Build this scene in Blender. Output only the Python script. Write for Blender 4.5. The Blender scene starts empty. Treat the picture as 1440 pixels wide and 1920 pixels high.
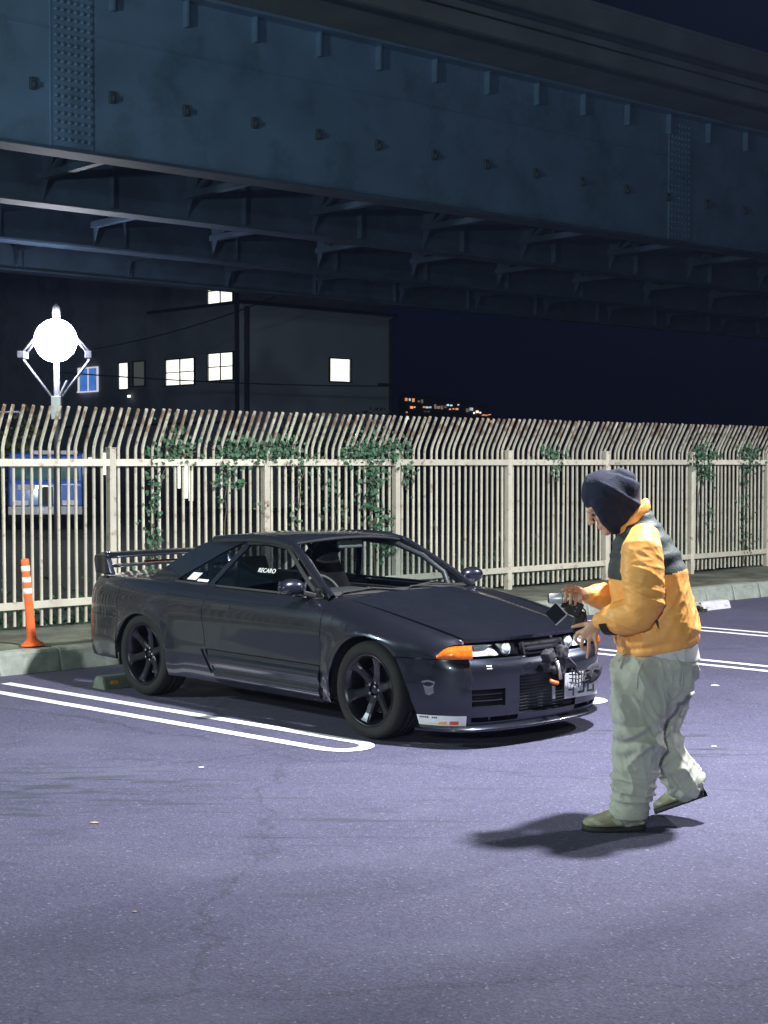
import bpy, bmesh, math, random
import numpy as np
from mathutils import Vector, Matrix, Quaternion, noise
random.seed(7)
rnd = random.Random(11)
PI = math.pi
sc = bpy.context.scene
COL = sc.collection

# ---------------------------------------------------------------- camera, sky, exposure
H = 1.84
cam = bpy.data.cameras.new("camera")
cam_o = bpy.data.objects.new("camera", cam)
COL.objects.link(cam_o)
cam.sensor_fit = 'VERTICAL'
cam.sensor_height = 36.0
cam.lens = 2870.0 / 1920.0 * 36.0
cam.clip_end = 2000
cam_o.location = (0, 0, H)
cam_o.rotation_euler = (PI / 2 - 0.0328, 0, 0)
sc.camera = cam_o

world = bpy.data.worlds.new("World")
sc.world = world
world.use_nodes = True
wn = world.node_tree
wn.nodes.clear()
w_out = wn.nodes.new("ShaderNodeOutputWorld")
w_bg = wn.nodes.new("ShaderNodeBackground")
w_sky = wn.nodes.new("ShaderNodeTexSky")
w_sky.sky_type = 'NISHITA'
w_sky.sun_disc = False
w_sky.sun_elevation = math.radians(28.0)
w_sky.sun_rotation = math.radians(180)
w_tint = wn.nodes.new("ShaderNodeMix")
w_tint.data_type = 'RGBA'
w_tint.blend_type = 'MULTIPLY'
w_tint.inputs[0].default_value = 1.0
w_tint.inputs[7].default_value = (.14, .17, .80, 1)
wn.links.new(w_sky.outputs[0], w_tint.inputs[6])
wn.links.new(w_tint.outputs[2], w_bg.inputs[0])
w_bg.inputs[1].default_value = 0.0012
wn.links.new(w_bg.outputs[0], w_out.inputs[0])

sc.view_settings.view_transform = 'Standard'
sc.view_settings.look = 'None'
sc.view_settings.exposure = 0.0
sc.view_settings.gamma = 1.0
sc.view_settings.use_curve_mapping = False

HAZE = 0.0005
KEY_POWER = 6200
KEY_AIM = (.9, 11.3, 0)
KEY_POS = (2.5, 8.5, 6.0)
FAR_POWER = 5400.0
FAR_POS = (11.5, 15.0, 7.5)
FILL_POWER = (3500.0, 3800.0)
FILL_POS = [(-3.0, -7.5, 4.8), (-11.0, 8.5, 4.6)]  # unseen fill lamps, added to brighten the shaded sides

# ---------------------------------------------------------------- helpers
def lerp(a, b, t): return a + (b - a) * t

def obj(name, verts, faces, mat=None, parent=None, smooth=False, kind=None, mats=None, fmat=None):
    me = bpy.data.meshes.new(name)
    me.from_pydata([tuple(v) for v in verts], [], faces)
    if mats:
        for m in mats: me.materials.append(m)
    elif mat: me.materials.append(mat)
    if fmat is not None:
        for p, k in zip(me.polygons, fmat): p.material_index = k
    if smooth:
        for p in me.polygons: p.use_smooth = True
    me.update()
    o = bpy.data.objects.new(name, me)
    COL.objects.link(o)
    if parent: o.parent = parent
    if kind: o["kind"] = kind
    return o

def empty(name, loc=(0, 0, 0), rz=0.0):
    o = bpy.data.objects.new(name, None)
    COL.objects.link(o)
    o.location = loc
    o.rotation_euler = (0, 0, rz)
    o.empty_display_size = 0.1
    return o

def tag(o, label=None, cat=None, group=None, kind=None):
    if label: o["label"] = label
    if cat: o["category"] = cat
    if group: o["group"] = group
    if kind: o["kind"] = kind
    return o

def dup(o, parent=None, loc=None, rot=None, scale=None):
    c = o.copy()
    COL.objects.link(c)
    if parent: c.parent = parent
    if loc is not None: c.location = loc
    if rot is not None: c.rotation_euler = rot
    if scale is not None: c.scale = scale
    return c

class MB:
    def __init__(s): s.v = []; s.f = []; s.k = []
    def add(s, v, f, k=0):
        n = len(s.v)
        s.v += [Vector(p) for p in v]
        s.f += [tuple(i + n for i in q) for q in f]
        s.k += [k] * len(f)
        return s
    def box(s, c, size, M=None, k=0, taper=1.0):
        x, y, z = size[0] / 2, size[1] / 2, size[2] / 2
        vs = []
        for dz in (-1, 1):
            t = taper if dz > 0 else 1.0
            for dx, dy in ((-1, -1), (1, -1), (1, 1), (-1, 1)):
                p = Vector((dx * x * t, dy * y * t, dz * z))
                if M is not None: p = M @ p
                vs.append(p + Vector(c))
        return s.add(vs, [(3, 2, 1, 0), (4, 5, 6, 7), (0, 1, 5, 4), (1, 2, 6, 5), (2, 3, 7, 6), (3, 0, 4, 7)], k)
    def bar(s, a, b, w, h, up=(0, 0, 1), k=0):
        a = Vector(a); b = Vector(b); d = (b - a)
        L = d.length; d.normalize()
        u = Vector(up)
        if abs(d.dot(u)) > .98: u = Vector((1, 0, 0))
        r = d.cross(u).normalized(); u2 = r.cross(d)
        M = Matrix((r, d, u2)).transposed()
        return s.box((a + b) / 2, (w, L, h), M, k)
    def tube(s, path, r, n=8, k=0, cap=True, closed=False):
        path = [Vector(p) for p in path]
        m = len(path)
        rs = r if hasattr(r, '__len__') else [r] * m
        base = len(s.v)
        prev = None
        for i, p in enumerate(path):
            if closed: d = path[(i + 1) % m] - path[i - 1]
            else: d = path[min(i + 1, m - 1)] - path[max(i - 1, 0)]
            d.normalize()
            if prev is None:
                a = d.orthogonal().normalized()
            else:
                a = prev - d * prev.dot(d)
                if a.length < 1e-5: a = d.orthogonal()
                a.normalize()
            prev = a
            b = d.cross(a)
            for j in range(n):
                t = 2 * PI * j / n
                s.v.append(p + (a * math.cos(t) + b * math.sin(t)) * rs[i])
        rng = m if closed else m - 1
        for i in range(rng):
            i2 = (i + 1) % m
            for j in range(n):
                j2 = (j + 1) % n
                s.f.append((base + i * n + j, base + i * n + j2, base + i2 * n + j2, base + i2 * n + j)); s.k.append(k)
        if cap and not closed:
            s.f.append(tuple(base + j for j in range(n))[::-1]); s.k.append(k)
            s.f.append(tuple(base + (m - 1) * n + j for j in range(n))); s.k.append(k)
        return s
    def lathe(s, prof, n=24, axis='Z', c=(0, 0, 0), k=0, closed=False):
        base = len(s.v); m = len(prof)
        for (r, h) in prof:
            for j in range(n):
                t = 2 * PI * j / n
                a, b = r * math.cos(t), r * math.sin(t)
                p = {'Z': (a, b, h), 'Y': (a, h, b), 'X': (h, a, b)}[axis]
                s.v.append(Vector(p) + Vector(c))
        for i in range(m if closed else m - 1):
            i2 = (i + 1) % m
            for j in range(n):
                j2 = (j + 1) % n
                s.f.append((base + i * n + j, base + i * n + j2, base + i2 * n + j2, base + i2 * n + j)); s.k.append(k)
        return s
    def ell(s, c, r, n=16, m=10, M=None, k=0):
        base = len(s.v)
        c = Vector(c)
        for i in range(m + 1):
            ph = PI * i / m
            for j in range(n):
                t = 2 * PI * j / n
                p = Vector((r[0] * math.sin(ph) * math.cos(t), r[1] * math.sin(ph) * math.sin(t), r[2] * math.cos(ph)))
                if M is not None: p = M @ p
                s.v.append(p + c)
        for i in range(m):
            for j in range(n):
                j2 = (j + 1) % n
                s.f.append((base + i * n + j, base + (i + 1) * n + j, base + (i + 1) * n + j2, base + i * n + j2)); s.k.append(k)
        return s
    def prism(s, poly, d, k=0):
        """poly: list of 3D points (planar), d: extrusion vector"""
        n = len(poly); d = Vector(d)
        vs = [Vector(p) for p in poly] + [Vector(p) + d for p in poly]
        fs = [tuple(range(n))[::-1], tuple(range(n, 2 * n))]
        fs += [(i, (i + 1) % n, n + (i + 1) % n, n + i) for i in range(n)]
        return s.add(vs, fs, k)
    def build(s, name, mat=None, parent=None, smooth=False, kind=None, mats=None, bevel=0, seg=2, weld=False, fixn=True, auto=None):
        o = obj(name, s.v, s.f, mat, parent, smooth, kind, mats, s.k if mats else None)
        if weld or fixn:
            bm = bmesh.new(); bm.from_mesh(o.data)
            if weld: bmesh.ops.remove_doubles(bm, verts=bm.verts, dist=1e-5)
            if fixn: bmesh.ops.recalc_face_normals(bm, faces=bm.faces)
            bm.to_mesh(o.data); bm.free()
        if bevel:
            b = o.modifiers.new("bevel", 'BEVEL'); b.width = bevel; b.segments = seg; b.limit_method = 'ANGLE'
        return o

def baked(o):
    """replace an object's mesh by its modified result"""
    dg = bpy.context.evaluated_depsgraph_get()
    dg.update()
    me = bpy.data.meshes.new_from_object(o.evaluated_get(dg))
    old = o.data
    o.modifiers.clear()
    o.data = me
    bpy.data.meshes.remove(old)
    return o

def verts_np(o):
    a = np.empty(len(o.data.vertices) * 3, dtype=np.float32); o.data.vertices.foreach_get('co', a)
    return a.reshape(-1, 3)
def norms_np(o):
    a = np.empty(len(o.data.vertices) * 3, dtype=np.float32); o.data.vertices.foreach_get('normal', a)
    return a.reshape(-1, 3)
def set_verts(o, a):
    o.data.vertices.foreach_set('co', np.ascontiguousarray(a, dtype=np.float32).ravel()); o.data.update()

def remeshed(mb, name, voxel, mat, parent, smooth_it=3, smooth_f=0.5, mats=None):
    o = mb.build(name, mat, parent, mats=mats)
    m = o.modifiers.new("remesh", 'REMESH'); m.mode = 'VOXEL'; m.voxel_size = voxel; m.use_smooth_shade = True
    if smooth_it:
        q = o.modifiers.new("smooth", 'SMOOTH'); q.iterations = smooth_it; q.factor = smooth_f
    baked(o)
    if not o.data.materials:
        for mm in (mats or [mat]): o.data.materials.append(mm)
    for p in o.data.polygons: p.use_smooth = True
    return o

# ---------------------------------------------------------------- materials
def pmat(name, base, rough=.5, metal=0., var=.15, scale=6., bump=0., bscale=60., coat=0., spec=.5, col2=None, c2scale=3., c2lo=.5, c2hi=.65, coord='Object', stretch=(1, 1, 1), sheen=0., rvar=0.):
    m = bpy.data.materials.new(name); m.use_nodes = True
    nt = m.node_tree; N = nt.nodes; L = nt.links
    b = N["Principled BSDF"]
    b.inputs['Roughness'].default_value = rough
    b.inputs['Metallic'].default_value = metal
    b.inputs['Specular IOR Level'].default_value = spec
    if coat: b.inputs['Coat Weight'].default_value = coat; b.inputs['Coat Roughness'].default_value = .05
    if sheen: b.inputs['Sheen Weight'].default_value = sheen
    tc = N.new("ShaderNodeTexCoord"); mp = N.new("ShaderNodeMapping")
    mp.inputs['Scale'].default_value = stretch
    L.new(tc.outputs[coord], mp.inputs[0])
    c = (*base, 1)
    src = None
    if var > 0:
        n1 = N.new("ShaderNodeTexNoise"); n1.inputs['Scale'].default_value = scale; n1.inputs['Detail'].default_value = 6
        L.new(mp.outputs[0], n1.inputs['Vector'])
        r = N.new("ShaderNodeValToRGB")
        r.color_ramp.elements[0].position = .3; r.color_ramp.elements[1].position = .7
        r.color_ramp.elements[0].color = (*[x * (1 - var) for x in base], 1)
        r.color_ramp.elements[1].color = (*[min(1, x * (1 + var)) for x in base], 1)
        L.new(n1.outputs['Fac'], r.inputs[0]); src = r.outputs[0]
    else:
        b.inputs['Base Color'].default_value = c
    if col2 is not None:
        n2 = N.new("ShaderNodeTexNoise"); n2.inputs['Scale'].default_value = c2scale; n2.inputs['Detail'].default_value = 8; n2.inputs['Roughness'].default_value = .65
        L.new(mp.outputs[0], n2.inputs['Vector'])
        r2 = N.new("ShaderNodeValToRGB"); r2.color_ramp.elements[0].position = c2lo; r2.color_ramp.elements[1].position = c2hi
        L.new(n2.outputs['Fac'], r2.inputs[0])
        mx = N.new("ShaderNodeMix"); mx.data_type = 'RGBA'
        L.new(r2.outputs[0], mx.inputs[0])
        if src: L.new(src, mx.inputs[6])
        else: mx.inputs[6].default_value = c
        mx.inputs[7].default_value = (*col2, 1)
        src = mx.outputs[2]
    if src: L.new(src, b.inputs['Base Color'])
    if bump:
        n3 = N.new("ShaderNodeTexNoise"); n3.inputs['Scale'].default_value = bscale; n3.inputs['Detail'].default_value = 5
        L.new(mp.outputs[0], n3.inputs['Vector'])
        bp = N.new("ShaderNodeBump"); bp.inputs['Strength'].default_value = bump; bp.inputs['Distance'].default_value = .01
        L.new(n3.outputs['Fac'], bp.inputs['Height']); L.new(bp.outputs[0], b.inputs['Normal'])
    if rvar:
        n4 = N.new("ShaderNodeTexNoise"); n4.inputs['Scale'].default_value = scale * 2; n4.inputs['Detail'].default_value = 6
        L.new(mp.outputs[0], n4.inputs['Vector'])
        mr = N.new("ShaderNodeMapRange"); mr.inputs['To Min'].default_value = max(0, rough - rvar); mr.inputs['To Max'].default_value = min(1, rough + rvar)
        mr.inputs['From Min'].default_value = .3; mr.inputs['From Max'].default_value = .7
        L.new(n4.outputs['Fac'], mr.inputs[0]); L.new(mr.outputs[0], b.inputs['Roughness'])
    return m

def emat(name, col, strength, var=.0, scale=3.):
    m = bpy.data.materials.new(name); m.use_nodes = True
    nt = m.node_tree; N = nt.nodes; L = nt.links
    b = N["Principled BSDF"]
    b.inputs['Base Color'].default_value = (.02, .02, .02, 1)
    b.inputs['Emission Color'].default_value = (*col, 1)
    b.inputs['Emission Strength'].default_value = strength
    if var:
        tc = N.new("ShaderNodeTexCoord"); n1 = N.new("ShaderNodeTexNoise"); n1.inputs['Scale'].default_value = scale
        L.new(tc.outputs['Object'], n1.inputs['Vector'])
        mr = N.new("ShaderNodeMapRange"); mr.inputs['From Min'].default_value = .35; mr.inputs['From Max'].default_value = .65
        mr.inputs['To Min'].default_value = strength * (1 - var); mr.inputs['To Max'].default_value = strength * (1 + var)
        L.new(n1.outputs['Fac'], mr.inputs[0]); L.new(mr.outputs[0], b.inputs['Emission Strength'])
    return m

def glass(name, tint=(.75, .8, .85), mixf=.12, rough=.02):
    m = bpy.data.materials.new(name); m.use_nodes = True
    nt = m.node_tree; N = nt.nodes; L = nt.links; N.clear()
    out = N.new("ShaderNodeOutputMaterial"); t = N.new("ShaderNodeBsdfTransparent"); t.inputs[0].default_value = (*tint, 1)
    g = N.new("ShaderNodeBsdfGlossy"); g.inputs['Roughness'].default_value = rough
    lw = N.new("ShaderNodeLayerWeight"); lw.inputs[0].default_value = .5
    fr = N.new("ShaderNodeMath"); fr.operation = 'POWER'; fr.inputs[1].default_value = 4.5; L.new(lw.outputs['Facing'], fr.inputs[0])
    ad = N.new("ShaderNodeMath"); ad.operation = 'ADD'; ad.inputs[1].default_value = mixf
    nz = N.new("ShaderNodeTexNoise"); nz.inputs['Scale'].default_value = 30
    mu = N.new("ShaderNodeMath"); mu.operation = 'MULTIPLY'; mu.inputs[1].default_value = .03
    ad2 = N.new("ShaderNodeMath"); ad2.operation = 'ADD'
    L.new(nz.outputs['Fac'], mu.inputs[0]); L.new(mu.outputs[0], ad2.inputs[0]); L.new(fr.outputs[0], ad2.inputs[1])
    L.new(ad2.outputs[0], ad.inputs[0])
    mx = N.new("ShaderNodeMixShader"); L.new(ad.outputs[0], mx.inputs[0]); L.new(t.outputs[0], mx.inputs[1]); L.new(g.outputs[0], mx.inputs[2])
    L.new(mx.outputs[0], out.inputs[0])
    return m

def asphalt_mat():
    m = bpy.data.materials.new("asphalt"); m.use_nodes = True
    nt = m.node_tree; N = nt.nodes; L = nt.links
    b = N["Principled BSDF"]
    tc = N.new("ShaderNodeTexCoord")
    def nz(scale, det=6, rgh=.6, stretch=None, rot=None):
        n = N.new("ShaderNodeTexNoise"); n.inputs['Scale'].default_value = scale; n.inputs['Detail'].default_value = det; n.inputs['Roughness'].default_value = rgh
        if stretch:
            mp = N.new("ShaderNodeMapping"); mp.inputs['Scale'].default_value = stretch
            if rot: mp.inputs['Rotation'].default_value = rot
            L.new(tc.outputs['Object'], mp.inputs[0]); L.new(mp.outputs[0], n.inputs['Vector'])
        else: L.new(tc.outputs['Object'], n.inputs['Vector'])
        return n.outputs['Fac']
    def ramp(f, p0, p1, c0, c1):
        r = N.new("ShaderNodeValToRGB"); r.color_ramp.elements[0].position = p0; r.color_ramp.elements[1].position = p1
        r.color_ramp.elements[0].color = (*c0, 1); r.color_ramp.elements[1].color = (*c1, 1)
        L.new(f, r.inputs[0]); return r.outputs[0]
    def mix(f, a, bb, blend='MIX', fac=None):
        x = N.new("ShaderNodeMix"); x.data_type = 'RGBA'; x.blend_type = blend
        if f is not None: L.new(f, x.inputs[0])
        else: x.inputs[0].default_value = fac
        for s, i in ((a, 6), (bb, 7)):
            if isinstance(s, tuple): x.inputs[i].default_value = (*s, 1)
            else: L.new(s, x.inputs[i])
        return x.outputs[2]
    base = ramp(nz(.55, 4), .3, .72, (.064, .061, .112), (.085, .082, .142))
    # stones of the surface
    vo = N.new("ShaderNodeTexVoronoi"); vo.inputs['Scale'].default_value = 105; L.new(tc.outputs['Object'], vo.inputs['Vector'])
    sp = N.new("ShaderNodeSeparateColor"); L.new(vo.outputs['Color'], sp.inputs[0])
    grain = ramp(sp.outputs[0], .1, .95, (.70, .70, .70), (1.30, 1.30, 1.30))
    c = mix(None, base, grain, 'MULTIPLY', .85)
    fine = ramp(nz(260, 2), .3, .7, (.7, .7, .7), (1.3, 1.3, 1.3))
    c = mix(None, c, fine, 'MULTIPLY', .7)
    # pale chips
    chips = ramp(sp.outputs[1], .975, .99, (0, 0, 0), (.7, .7, .7))
    c = mix(chips, c, (.21, .21, .27))
    # oil streaks (long, lying across the lot), and a worn paler track
    st = ramp(nz(1.0, 7, .62, (.42, 2.6, 1), (0, 0, .18)), .60, .72, (0, 0, 0), (1, 1, 1))
    reg = ramp(nz(.28, 2), .50, .62, (0, 0, 0), (1, 1, 1))
    k = mix(None, st, reg, 'MULTIPLY', 1.0)
    c = mix(k, c, (.036, .042, .055))
    for (px, py, rad, stx, rot_, thr) in ((-1.65, 8.75, .95, (1.3, 7, 1), .12, .50), (-.5, 8.15, 1.6, (.5, 6, 1), .45, .57), (-2.3, 7.6, 1.2, (1, 5, 1), .1, .56), (1.9, 10.0, 1.3, (.8, 4, 1), .3, .56)):
        vm = N.new("ShaderNodeVectorMath"); vm.operation = 'DISTANCE'; vm.inputs[1].default_value = (px, py, 0)
        L.new(tc.outputs['Object'], vm.inputs[0])
        near = N.new("ShaderNodeMapRange"); near.inputs['From Min'].default_value = rad; near.inputs['From Max'].default_value = rad * .25; near.clamp = True
        L.new(vm.outputs['Value'], near.inputs[0])
        sk = ramp(nz(1.6, 6, .6, stx, (0, 0, rot_)), thr, thr + .09, (0, 0, 0), (1, 1, 1))
        mm = N.new("ShaderNodeMath"); mm.operation = 'MULTIPLY'; L.new(sk, mm.inputs[0]); L.new(near.outputs[0], mm.inputs[1])
        m9 = N.new("ShaderNodeMath"); m9.operation = 'MULTIPLY'; m9.inputs[1].default_value = .95; L.new(mm.outputs[0], m9.inputs[0])
        c = mix(m9.outputs[0], c, (.030, .036, .048))
    wv = N.new("ShaderNodeTexVoronoi"); wv.feature = 'DISTANCE_TO_EDGE'; wv.inputs['Scale'].default_value = .30
    wn_ = N.new("ShaderNodeTexNoise"); wn_.inputs['Scale'].default_value = 1.1; wn_.inputs['Detail'].default_value = 8; wn_.inputs['Roughness'].default_value = .7
    L.new(tc.outputs['Object'], wn_.inputs['Vector'])
    wm = N.new("ShaderNodeVectorMath"); wm.operation = 'MULTIPLY_ADD'; wm.inputs[1].default_value = (.9, .9, 0)
    L.new(wn_.outputs['Color'], wm.inputs[0]); L.new(tc.outputs['Object'], wm.inputs[2]); L.new(wm.outputs[0], wv.inputs['Vector'])
    ck = ramp(wv.outputs['Distance'], .0016, .0045, (.5, .5, .5), (0, 0, 0))
    c = mix(ck, c, (.020, .020, .030))
    pale = ramp(nz(.75, 5, .6, (1, 1.8, 1)), .52, .74, (0, 0, 0), (.45, .45, .45))
    c = mix(pale, c, (.115, .112, .175))
    fleck = ramp(nz(9, 8, .7), .66, .74, (0, 0, 0), (1, 1, 1))
    fk = mix(None, fleck, (.45, .45, .45), 'MULTIPLY', 1.0)
    c = mix(fk, c, (.05, .055, .06))
    L.new(c, b.inputs['Base Color'])
    b.inputs['Roughness'].default_value = .82
    b.inputs['Specular IOR Level'].default_value = .35
    bp = N.new("ShaderNodeBump"); bp.inputs['Strength'].default_value = .55; bp.inputs['Distance'].default_value = .006
    L.new(vo.outputs['Distance'], bp.inputs['Height']); L.new(bp.outputs[0], b.inputs['Normal'])
    return m

M = {}
M['asphalt'] = asphalt_mat()
M['paint_line'] = pmat("road_paint", (.88, .86, .90), .7, var=.06, scale=30, bump=.3, bscale=160, col2=(.22, .22, .27), c2scale=24, c2lo=.55, c2hi=.72)
M['concrete'] = pmat("kerb_concrete", (.30, .33, .29), .9, var=.25, scale=9, bump=.5, bscale=55, col2=(.085, .11, .075), c2scale=2.6, c2lo=.48, c2hi=.68)
M['verge'] = pmat("verge_surface", (.115, .13, .095), .95, var=.35, scale=4, bump=.6, bscale=40, col2=(.06, .055, .04), c2scale=1.7, c2lo=.45, c2hi=.62)
M['soil'] = pmat("dark_soil", (.03, .032, .024), 1, var=.4, scale=7, bump=.8, bscale=30)
M['fence'] = pmat("cream_fence_paint", (.60, .57, .47), .5, var=.12, scale=5, col2=(.36, .29, .20), c2scale=22, c2lo=.62, c2hi=.75)
M['fence_bar'] = pmat("cream_bar_paint", (.59, .56, .455), .5, var=.14, scale=4, col2=(.33, .24, .16), c2scale=14, c2lo=.60, c2hi=.74)
M['leaf'] = pmat("ivy_leaf", (.036, .105, .05), .55, var=.6, scale=9, col2=(.17, .17, .05), c2scale=6, c2lo=.62, c2hi=.72)
M['leaf_dark'] = pmat("dark_leaf", (.022, .055, .026), .6, var=.5, scale=7)
M['stem'] = pmat("vine_stem", (.10, .075, .045), .8, var=.3)
M['orange_plastic'] = pmat("orange_plastic", (.85, .13, .025), .45, var=.1, scale=10, col2=(.5, .07, .02), c2scale=20, c2lo=.62, c2hi=.75)
M['reflector'] = pmat("white_reflector", (.82, .80, .76), .35, var=.08, scale=30)
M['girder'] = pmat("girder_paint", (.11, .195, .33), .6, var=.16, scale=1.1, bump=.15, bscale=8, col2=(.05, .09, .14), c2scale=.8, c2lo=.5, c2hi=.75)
M['girder_shaded'] = pmat("shaded_girder_paint", (.05, .085, .15), .7, var=.25, scale=1.1, bump=.15, bscale=8, col2=(.03, .045, .075), c2scale=.9, c2lo=.45, c2hi=.7)  # girder paint darkened: underside shade put into the colour, with patchy grime
M['girder_dark'] = pmat("girder_bracket", (.035, .05, .075), .7, var=.2, scale=3)
M['deck'] = pmat("deck_concrete", (.13, .15, .17), .85, var=.2, scale=.9, bump=.3, bscale=9)
M['wall'] = pmat("apartment_wall", (.21, .24, .31), .9, var=.16, scale=.6, bump=.2, bscale=10, col2=(.15, .17, .22), c2scale=.35, c2lo=.5, c2hi=.6)
M['annex'] = pmat("annex_wall", (.33, .38, .47), .9, var=.12, scale=.5, bump=.2, bscale=10)
M['dark_frame'] = pmat("dark_frame", (.02, .022, .026), .5, var=.2)
M['win_lit'] = emat("lit_window", (1.0, 1.0, .86), 1.6, .25, 1.2)
M['win_blue'] = emat("blue_window", (.06, .20, .62), 0.85, .15, 2)
M['glow_frame'] = emat("glowing_frame", (.95, .92, 1.0), 0.7)  # frame is no lamp; its brightness is put in as emission
M['win_dim'] = emat("dim_window", (.40, .45, .42), .12)
M['metal'] = pmat("galvanised_steel", (.45, .46, .48), .4, .85, var=.12, scale=8)
M['mast'] = pmat("mast_paint", (.20, .20, .25), .5, var=.1)
M['flood'] = emat("floodlight_lens", (.90, .93, 1.0), 100)
M['lamp_lens'] = emat("lamp_lens", (.97, .97, 1.0), 12)
M['black'] = pmat("black_plastic", (.012, .012, .015), .5, var=.2, scale=20)

def weather(m):
    # flaking paint and rust on the leaning tips, grime streaks, a little tone from bar to bar
    nt = m.node_tree; N = nt.nodes; L = nt.links; b = N["Principled BSDF"]
    src = b.inputs['Base Color'].links[0].from_socket
    tc = N.new("ShaderNodeTexCoord"); oi = N.new("ShaderNodeObjectInfo")
    sx = N.new("ShaderNodeSeparateXYZ"); L.new(tc.outputs['Object'], sx.inputs[0])
    mr = N.new("ShaderNodeMapRange"); mr.inputs['From Min'].default_value = 1.95; mr.inputs['From Max'].default_value = 2.3; L.new(sx.outputs['Z'], mr.inputs[0])
    off = N.new("ShaderNodeVectorMath"); off.operation = 'ADD'; L.new(tc.outputs['Object'], off.inputs[0])
    cm = N.new("ShaderNodeCombineXYZ"); ml = N.new("ShaderNodeMath"); ml.operation = 'MULTIPLY'; ml.inputs[1].default_value = 90; L.new(oi.outputs['Random'], ml.inputs[0])
    L.new(ml.outputs[0], cm.inputs[0]); L.new(ml.outputs[0], cm.inputs[2]); L.new(cm.outputs[0], off.inputs[1])
    nz = N.new("ShaderNodeTexNoise"); nz.inputs['Scale'].default_value = 11; nz.inputs['Detail'].default_value = 8; L.new(off.outputs[0], nz.inputs['Vector'])
    ad = N.new("ShaderNodeMath"); ad.operation = 'MULTIPLY_ADD'; ad.inputs[1].default_value = .16; L.new(mr.outputs[0], ad.inputs[0]); L.new(nz.outputs['Fac'], ad.inputs[2])
    rp = N.new("ShaderNodeValToRGB"); rp.color_ramp.elements[0].position = .60; rp.color_ramp.elements[1].position = .74; L.new(ad.outputs[0], rp.inputs[0])
    mx = N.new("ShaderNodeMix"); mx.data_type = 'RGBA'; mx.inputs[7].default_value = (.31, .21, .14, 1); L.new(rp.outputs[0], mx.inputs[0]); L.new(src, mx.inputs[6])
    tone = N.new("ShaderNodeMapRange"); tone.inputs['To Min'].default_value = .80; tone.inputs['To Max'].default_value = 1.08; L.new(oi.outputs['Random'], tone.inputs[0])
    m2 = N.new("ShaderNodeMix"); m2.data_type = 'RGBA'; m2.blend_type = 'MULTIPLY'; m2.inputs[0].default_value = 1; L.new(mx.outputs[2], m2.inputs[6]); L.new(tone.outputs[0], m2.inputs[7])
    L.new(m2.outputs[2], b.inputs['Base Color'])
weather(M['fence']); weather(M['fence_bar'])

# ---------------------------------------------------------------- fence frame
FP = Vector((-2.755, 15.425, 0)); FU = Vector((.7227, .6911, 0)); FN = Vector((.6911, -.7227, 0)); UPV = Vector((0, 0, 1))
def fw(t, o, z=0.): return FP + FU * t + FN * o + UPV * z
FANG = math.atan2(FU.y, FU.x)

# ---------------------------------------------------------------- ground
g = obj("parking_lot_ground", [(-110, -30, 0), (110, -30, 0), (110, 170, 0), (-110, 170, 0)], [(0, 1, 2, 3)], M['asphalt'])
tag(g, "lavender grey asphalt surface of the car park", kind="structure")

def kerb_off(t): return lerp(1.33, 1.55, (t + 1.5) / 10.0)
def kerb_pt(t, dz, ds=0): return fw(t, kerb_off(t) + ds, dz)
vb = MB()
ts = [-14 + i for i in range(41)]
rows = [(-.62, .0), (-.60, .17), (-.25, .20), (.0, .215), (.35, .205)]
vv = []
for t in ts:
    for o, z in rows: vv.append(fw(t, o, z + .012 * math.sin(t * 1.7 + o * 3)))
    e = kerb_off(t)
    vv.append(fw(t, (e - .19) * .5 + .1, .20 + .01 * math.sin(t * 2.3)))
    vv.append(fw(t, e - .185, .195)); vv.append(fw(t, e - .185, .0))
nr = len(rows) + 3
vb.add(vv, [(i * nr + j, (i + 1) * nr + j, (i + 1) * nr + j + 1, i * nr + j + 1) for i in range(len(ts) - 1) for j in range(nr - 1)])
o = vb.build("verge", M['verge'], smooth=True)
tag(o, "mossy bare verge strip between kerb and fence", kind="structure")
# far yard behind the fence
o = obj("yard_ground", [fw(-40, -.7, .004), fw(110, -.7, .004), fw(110, -55, .004), fw(-40, -55, .004)], [(0, 1, 2, 3)], M['soil'])
tag(o, "dark bare soil behind the fence", kind="structure")

# kerb: one stone after another
kerb = empty("kerb", kerb_pt(0, 0)); kerb.rotation_euler = (0, 0, 0)
tag(kerb, "grey concrete kerb along the verge", kind="structure")
klen = .60
kang = math.atan2((kerb_pt(10, 0) - kerb_pt(0, 0)).y, (kerb_pt(10, 0) - kerb_pt(0, 0)).x)
kd = Vector((math.cos(kang), math.sin(kang), 0))
kp = []
def stone(name):
    mb = MB()
    pr = [(.0, 0.0), (.0, .185), (.012, .198), (.13, .20), (.155, .192), (.172, .17), (.215, .0)]
    n = len(pr)
    L_ = klen - .012
    xs = [-L_ / 2, -L_ / 2 + .008, L_ / 2 - .008, L_ / 2]
    vs = []
    for i, x in enumerate(xs):
        s = .985 if i in (0, 3) else 1.0
        for (a, z) in pr: vs.append((x, -(a - .1) * s - .1 + .19, z * s))
    fs = [(i * n + j, i * n + j + 1, (i + 1) * n + j + 1, (i + 1) * n + j) for i in range(3) for j in range(n - 1)]
    fs += [tuple(range(n)), tuple(range(3 * n, 4 * n))[::-1]]
    mb.add(vs, fs)
    return mb.build(name, M['concrete'], kerb)
ks = stone("kerb_stone")
for i in range(-22, 36):
    c = ks if i == -22 else dup(ks, kerb)
    r = random.Random(i + 99)
    c.location = kd * (klen * (i + .13)) + Vector((r.uniform(-.004, .004), r.uniform(-.004, .004), r.uniform(-.006, .003)))
    c.rotation_euler = (r.uniform(-.01, .01), 0, kang + r.uniform(-.006, .006))

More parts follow.
